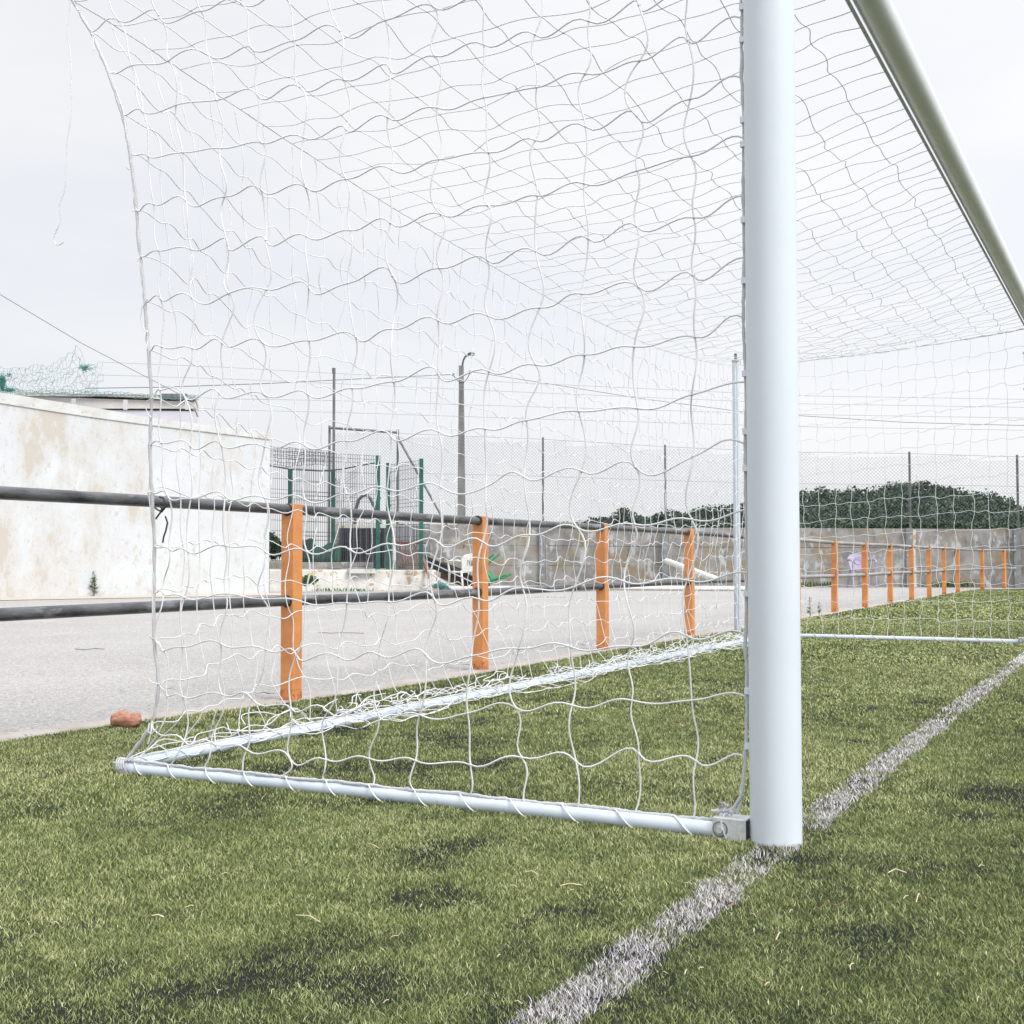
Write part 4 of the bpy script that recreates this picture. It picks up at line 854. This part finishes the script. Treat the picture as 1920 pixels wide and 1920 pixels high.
for i in range(NR):
    t = i/(NR-1)
    for j in range(NX):
        a = np.array([ux[j]*.985+.055 if 0 < j < NX-1 else ux[j], .052, 2.446]); RK[i, j] = a*(1-t)+top[j]*t
        if 0 < i < NR-1: RK[i, j] += rng.normal(0, .008, 3)
        RK[i, j, 2] -= .075*math.sin(math.pi*t)*math.sin(math.pi*(.12+.76*j/(NX-1)))
for i in range(NR):
    t = i/(NR-1); RK[i, 0] = np.array([0, .06, 2.452])*(1-t)+CORN*t; RK[i, 0, 2] -= .03*math.sin(math.pi*t)
b = MB(); cords(b, RK, CR*.92, .16, .10, .15, 6, 5, nrm=np.array([0, 0, -1.]), rows=range(1, NR-1), cols=range(0, NX), mag=1.0, kr=2.0)
b.build('roof_netting', MT['cord'], Net, smooth=True)
rope(top, .0024, 'edge_rope', MT['rope'], Net, 4)
# back
edgeP = NK[:, 0]; NB = 18; BK = np.zeros((NB+4, NX, 3))
ez = np.linspace(0, 1, 18)
for j in range(NX):
    s = j/(NX-1)
    for i in range(NB):
        t = (i/(NB-1)); tz_ = t
        bot = np.array([ux[j]+.10*math.sin(math.pi*s), GD+.03, .055])
        sl = .10+.03*math.sin(ux[j]*3.1)+.02*math.sin(ux[j]*9)
        P_ = top[j]*(1-t)+bot*t
        P_[1] += sl*math.sin(math.pi*t)*(.5) + .13*(max(0, t-.6)/.4)*(1-max(0, t-.6)/.4)*2
        P_[0] += .05*math.sin(math.pi*t)*math.sin(ux[j]*1.3+t*3)
        P_ += rng.normal(0, .007+.012*max(0, t-.55), 3)
        if t > .62: P_[2] -= .012*math.sin(ux[j]*8+i)*3*(t-.62)
        we = math.exp(-(ux[j]/.5)**2)              # near edge hangs on the edge rope
        e_ = edgeP[min(17, i)] + np.array([ux[j], 0, 0]); P_ = P_*(1-we)+e_*we if i < NB-1 else P_
        BK[i, j] = P_
    amp = min(1, max(.15, (ux[j]-.35)/1.2)) * (1 if ux[j] < 6.9 else .5)
    for k, (yy, zz) in enumerate([(-.015, .042), (-.06, .014), (-.105, .012), (-.15, .014)]):
        BK[NB+k, j] = (ux[j]+.10*math.sin(math.pi*s)+rng.normal(0, .03), GD+.0+yy*amp*(1+.35*math.sin(ux[j]*4+k))+rng.normal(0, .012), zz+.012*abs(rng.normal()))
BK[:18, 0] = edgeP[:18]
b = MB(); cords(b, BK[:NB], CR*.92, .42, .10, .32, 6, 5, nrm=np.array([0, -1., 0]), rows=range(1, NB), cols=range(1, NX), mag=1.05, kr=2.0)
cords(b, BK[NB-1:], CR*.92, .5, .5, .8, 6, 5, nrm=np.array([0, -.3, -.95]), cols=range(1, NX), mag=1.5, kr=2.0)
# slack loops piled on the bar
for k in range(150):
    x = .5+6.8*rng.random(); q = np.array([x, GD+rng.normal(-.02, .035), .05+.03*rng.random()]); P_ = [q]
    for m_ in range(3): q = q+np.array([rng.normal(.03, .045), rng.normal(0, .03), rng.normal(0, .02)]); q[2] = np.clip(q[2], .03, .11); P_.append(q)
    P_ = np.array(P_); t = np.linspace(0, 3, 13); Q = np.stack([np.interp(t, range(4), P_[:, i]) for i in range(3)], 1)
    for _ in range(3): Q[1:-1] = (Q[:-2]+Q[1:-1]+Q[2:])/3
    b.tube(Q, CR*.92, 5)
b.build('back_netting', MT['cord'], Net, smooth=True)
rope([(x, GD+rng.normal(0, .003), .040) for x in np.linspace(.03, GW, 70)], .004, 'edge_rope', MT['rope'], Net, 3)
# far side
FR, FC = 18, 16; FK = np.zeros((FR, FC, 3))
for i in range(FR):
    for j in range(FC):
        t = j/(FC-1); v_ = i/(FR-1); yb = .07+(GD-.07)*t; a = np.array([GW, .06+(2.10-.06)*t, 2.45-.125*t]); a[2] -= .03*math.sin(math.pi*t)
        c = np.array([GW, yb, .04]); FK[i, j] = a*(1-v_)+c*v_ + (rng.normal(0, .006, 3) if 0 < i < FR-1 and 0 < j < FC-1 else 0)
        FK[i, j, 2] += .02*math.sin(math.pi*v_)*math.sin(t*5); FK[i, j, 0] += .03*math.sin(math.pi*v_)*math.sin(math.pi*t)
        if j == FC-1: FK[i, j, 1] -= .10*math.sin(math.pi*v_)
b = MB(); cords(b, FK, CR*.92, -.38, .16, .25, 6, 5, nrm=nX, rows=range(0, FR-1), cols=range(0, FC), mag=1.05, kr=2.0)
b.build('side_netting', MT['cord'], Net, smooth=True)
rope(FK[0], .0034, 'edge_rope', MT['rope'], Net, 4); rope(FK[:, FC-1], .0036, 'edge_rope', MT['rope'], Net, 4); rope(FK[:, 0], .0034, 'edge_rope', MT['rope'], Net, 4)

# net support poles
def pole(x, y, label):
    E_ = empty('net_pole', (x, y, 0), label, 'net pole'); b = MB(); n = 20; P_ = []
    for k in range(n):
        a = 2*math.pi*k/n; P_.append((.031*(1+(.0 if k % 5 else -.22))*math.cos(a+camyaw), .031*(1+(.0 if k % 5 else -.22))*math.sin(a+camyaw)))
    b.prism([(x+p[0], y+p[1]) for p in P_], 0, 2.44); b.build('shaft', MT['bar'], E_)
    b = MB(); b.tube([(x, y, 2.44), (x, y, 2.452), (x, y, 2.46)], [.036, .036, .03], 16); b.build('cap', MT['galv'], E_)
    for z in (2.47, 2.49, 2.505):
        b = MB(); b.tube([(x-.03, y, z), (x+.03, y, z+.004)], .006, 6); b.tube([(x, y, z-.02), (x, y, z+.01)], .012, 8); b.build('hook', MT['lampdark'], E_)
    return E_
pole(7.895, 2.515, 'white ribbed aluminium pole behind the far corner of the net')
pole(-.46, 2.53, 'white ribbed aluminium pole behind the near corner of the net')
for (p, q, lab) in [(CORN, (-.46, 2.53, 2.49), 'short white cord tying the near net corner to its pole'), (top[-1], (7.895, 2.515, 2.48), 'short white cord tying the far net corner to its pole')]:
    b = MB(); p = np.array(p); q = np.array(q); b.tube([p, (p+q)/2-np.array([0, 0, .01]), q], .003, 5); o = b.build('tie_cord', MT['rope'], smooth=True); tag(o, lab, 'cord')
L_ = [(136, -25), (132, 0), (129, 35), (126, 71), (131, 95), (134, 127), (133, 160), (136, 200), (131, 235), (125, 270), (125, 300), (124, 330), (121, 358), (111, 385), (114, 415), (106, 432), (100, 447), (104, 459), (112, 459), (119, 454), (118, 450)]
b = MB(); b.tube([plane(x, y, 0, -.012) for x, y in L_], .0017, 6); o = b.build('loose_cord', MT['cord'], smooth=True); tag(o, 'loose white cord dangling alone left of the net corner', 'cord')
# black twine tied in the net
b = MB()
for L_ in ([(299, 932), (306, 934), (311, 943), (311, 950), (304, 954), (298, 948)], [(304, 953), (300, 962), (292, 973)], [(300, 958), (294, 955), (290, 951)], [(310, 968), (314, 980), (311, 995), (307, 1006), (305, 1018)], [(311, 950), (303, 960), (306, 952)]):
    P_ = np.array([plane(x, y, 0, -.012) for x, y in L_]); b.tube(P_, .0028, 6)
o = b.build('twine', MT['twine'], smooth=True); tag(o, 'scrap of black twine knotted into the near edge of the net', 'twine')

# ================================================================== SMALL THINGS
def weed(x, y, h, lab, red=False, Zp=None):
    p = gp(x, y); E_ = empty('weed', p, lab, 'weed'); b = MB(); t = np.linspace(0, 1, 6); st = [p+np.array([.05*h*math.sin(k*3), .03*h*k, h*k]) for k in t]; b.tube(st, np.linspace(.012, .004, 6)*h/.5, 5); b.build('stem', MT['leafr'], E_)
    b = MB()
    for k in range(46):
        z = h*random.uniform(.12, 1); a = random.uniform(0, 6.28); l = .2*h*(1.25-z/h)+.05*h; q = p+np.array([0, 0, z]); tp = q+np.array([math.cos(a)*l, math.sin(a)*l, l*random.uniform(-.1, .7)]); s = np.array([-math.sin(a), math.cos(a), .2])*l*.2
        b.add([q, (q+tp)/2+s, tp, (q+tp)/2-s], [(0, 1, 2, 3)])
    b.build('leaves', MT['leafg'], E_)
weed(176, 1118, .45, 'tall leafy weed growing at the foot of the whitewashed wall')
weed(1519, 1157, .23, 'taller of two small weeds at the asphalt edge right of the goal post')
weed(1536, 1155, .17, 'shorter of two small weeds at the asphalt edge right of the goal post')
# dry litter caught along the turf edge
b = MB()
for k in range(420):
    x = rng.uniform(.0, 9.5); yy = np.interp(x, xs, yo)+abs(rng.normal(0, .03))-.004; q = np.array([x, yy, .006]); a = rng.random()*6.28; l = .004+.010*rng.random()**2; d_ = np.array([math.cos(a), math.sin(a), .25])*l; s_ = np.array([-math.sin(a), math.cos(a), .1])*l*.35
    b.add([q-d_*.5, q+s_, q+d_, q-s_+np.array([0, 0, .002])], [(0, 1, 2, 3)])
tag(b.build('leaf_litter', MT['leafr']), 'brown leaf crumbs caught along the edge of the turf', 'leaf litter', None, 'stuff')
# husk
p = gp(236, 1366); b = MB(); n1, n2 = 22, 16; v = []
for i in range(n1):
    u = i/(n1-1)*2-1
    for j in range(n2):
        a = 2*math.pi*j/n2; rr = math.sqrt(max(0, 1-abs(u)**2.6))*(1+.12*math.sin(3*a+u*4)+.08*math.sin(7*a)); dent = 1-.35*math.exp(-((u-.35)/.18)**2)*max(0, math.sin(a))
        v.append(p+np.array([rt[0], rt[1], 0])*u*.062+np.array([fw[0], fw[1], 0])*.036*rr*math.cos(a)+np.array([0, 0, .034+.034*rr*dent*math.sin(a)]))
b.add(v, [(i*n2+j, i*n2+(j+1) % n2, (i+1)*n2+(j+1) % n2, (i+1)*n2+j) for i in range(n1-1) for j in range(n2)]); o = b.build('dry_husk', MT['husk'], smooth=True); tag(o, 'crumpled terracotta coloured husk on the turf edge left of the net', 'husk')
def leaf(x, y, l, lab, m, ang=0.0, fork=True, z=.016):
    p = gp(x, y)+np.array([0, 0, z]); b = MB(); d_ = np.array([rt[0], rt[1], 0])*math.cos(ang)+np.array([fw[0], fw[1], 0])*math.sin(ang); s_ = np.cross(d_, (0, 0, 1))
    def lobe(q, dd, ll, ww):
        ss = np.cross(dd, (0, 0, 1)); pts = [q, q+dd*ll*.4+ss*ww+np.array([0, 0, ll*.12]), q+dd*ll+np.array([0, 0, ll*.05]), q+dd*ll*.4-ss*ww+np.array([0, 0, ll*.1])]; pts2 = [t_-np.array([0, 0, .0012]) for t_ in pts]
        b.add(pts+pts2, [(0, 1, 2, 3), (7, 6, 5, 4), (0, 4, 5, 1), (1, 5, 6, 2), (2, 6, 7, 3), (3, 7, 4, 0)])
    lobe(p, d_, l, l*.07)
    if fork:
        for a in (-.6, .7, 2.6): lobe(p, d_*math.cos(a)+s_*math.sin(a), l*.45, l*.06)
    o = b.build('dry_leaf', m); tag(o, lab, 'leaf'); return o
leaf(1266, 1358, .034, 'forked dry leaf on the turf inside the goal', MT['dryleaf'], .12)
leaf(282, 1353, .03, 'small yellow brown leaf beside the terracotta husk', MT['dryleaf'], .9)
leaf(316, 1297, .028, 'dark leaf lying on the asphalt near the net edge', MT['dboard'], .2)
leaf(1367, 1718, .014, 'pale petal-like leaf beside the painted goal line', MT['dryleaf'], .5, True, .02)
leaf(508, 1307, .07, 'brown leaf against the foot of the first orange post', MT['leafr'], 3.3)
leaf(885, 1252, .06, 'brown leaf against the foot of the second orange post', MT['leafr'], 3.2)
leaf(1098, 1214, .06, 'brown leaf against the foot of the third orange post', MT['leafr'], 3.4)
def straw(L_, r, m, z=.02):
    P_ = np.array([gp(x, y)+np.array([0, 0, z+.003*math.sin(i*2)]) for i, (x, y) in enumerate(L_)])
    b = MB(); b.tube(P_, r, 5); o = b.build('straw', m, smooth=True); return o
for L_, r, m, lab in [
  ([(1522, 1262), (1540, 1256), (1556, 1257), (1568, 1265), (1571, 1272)], .0014, 'twig', 'thin curled stem on the turf beyond the goal line'),
  ([(985, 1653), (998, 1654), (1010, 1657)], .0011, 'twig', 'short white straw left of the others on the near turf'),
  ([(1050, 1680), (1068, 1678), (1092, 1677)], .0011, 'twig', 'long pale straw lying level on the near turf'),
  ([(1535, 1725), (1552, 1716), (1566, 1716), (1580, 1712), (1592, 1705)], .0009, 'leafr', 'curly brown stalk on the turf right of the goal line'),
  ([(1665, 1655), (1680, 1650), (1700, 1653)], .0013, 'twig', 'bent pale straw right of the goal post'),
  ([(1455, 1785), (1461, 1775), (1463, 1768)], .0011, 'twig', 'tiny upright straw below the goal line'),
  ([(1718, 1712), (1722, 1700), (1724, 1693)], .0011, 'twig', 'short straw standing near the right side of the turf'),
  ([(285, 1738), (296, 1739), (307, 1738)], .0014, 'twig', 'small white straw on the turf at the lower left'),
  ([(555, 1737), (580, 1741), (600, 1748)], .0011, 'twig', 'faint orange straw on the turf left of centre'),
  ([(690, 1598), (700, 1603), (710, 1605)], .0011, 'twig', 'little pale straw on the turf below the ground bar')]:
    tag(straw(L_, r, MT[m]), lab, 'straw')
fbx = MB()
for k in range(60):
    x, y = random.uniform(1180, 1900), random.uniform(1620, 1900)
    if k > 34: x, y = random.uniform(60, 1150), random.uniform(1600, 1900)
    a = random.uniform(0, 3.14); l = random.uniform(6, 17); L_ = [(x, y), (x+l*.5*math.cos(a)+random.uniform(-2, 2), y+l*.3*math.sin(a)+random.uniform(-1, 1)), (x+l*math.cos(a), y+l*.5*math.sin(a))]
    fbx.tube([gp(x, y)+np.array([0, 0, .013+.002*math.sin(i*2)]) for i, (x, y) in enumerate(L_)], random.uniform(.0005, .0009), 4)
tag(fbx.build('fibre_litter', MT['twig']), 'tiny pale fibres scattered over the near turf', 'litter', None, 'stuff')
def crack(L_, lab):
    b = MB(); P_ = [gp(x, y)+np.array([0, 0, .004]) for x, y in L_]; b.tube(P_, .0028, 4); o = b.build('dry_stick', MT['wood']); tag(o, lab, 'stick')
crack([(140, 1218), (160, 1219), (178, 1217), (196, 1218)], 'thin dry stick on the asphalt left of the net')
crack([(597, 1186), (620, 1188), (640, 1187), (684, 1188)], 'thin dry stick on the asphalt between the first two orange posts')
# drop helper properties
for o in bpy.data.objects:
    if '_o' in o: del o['_o']
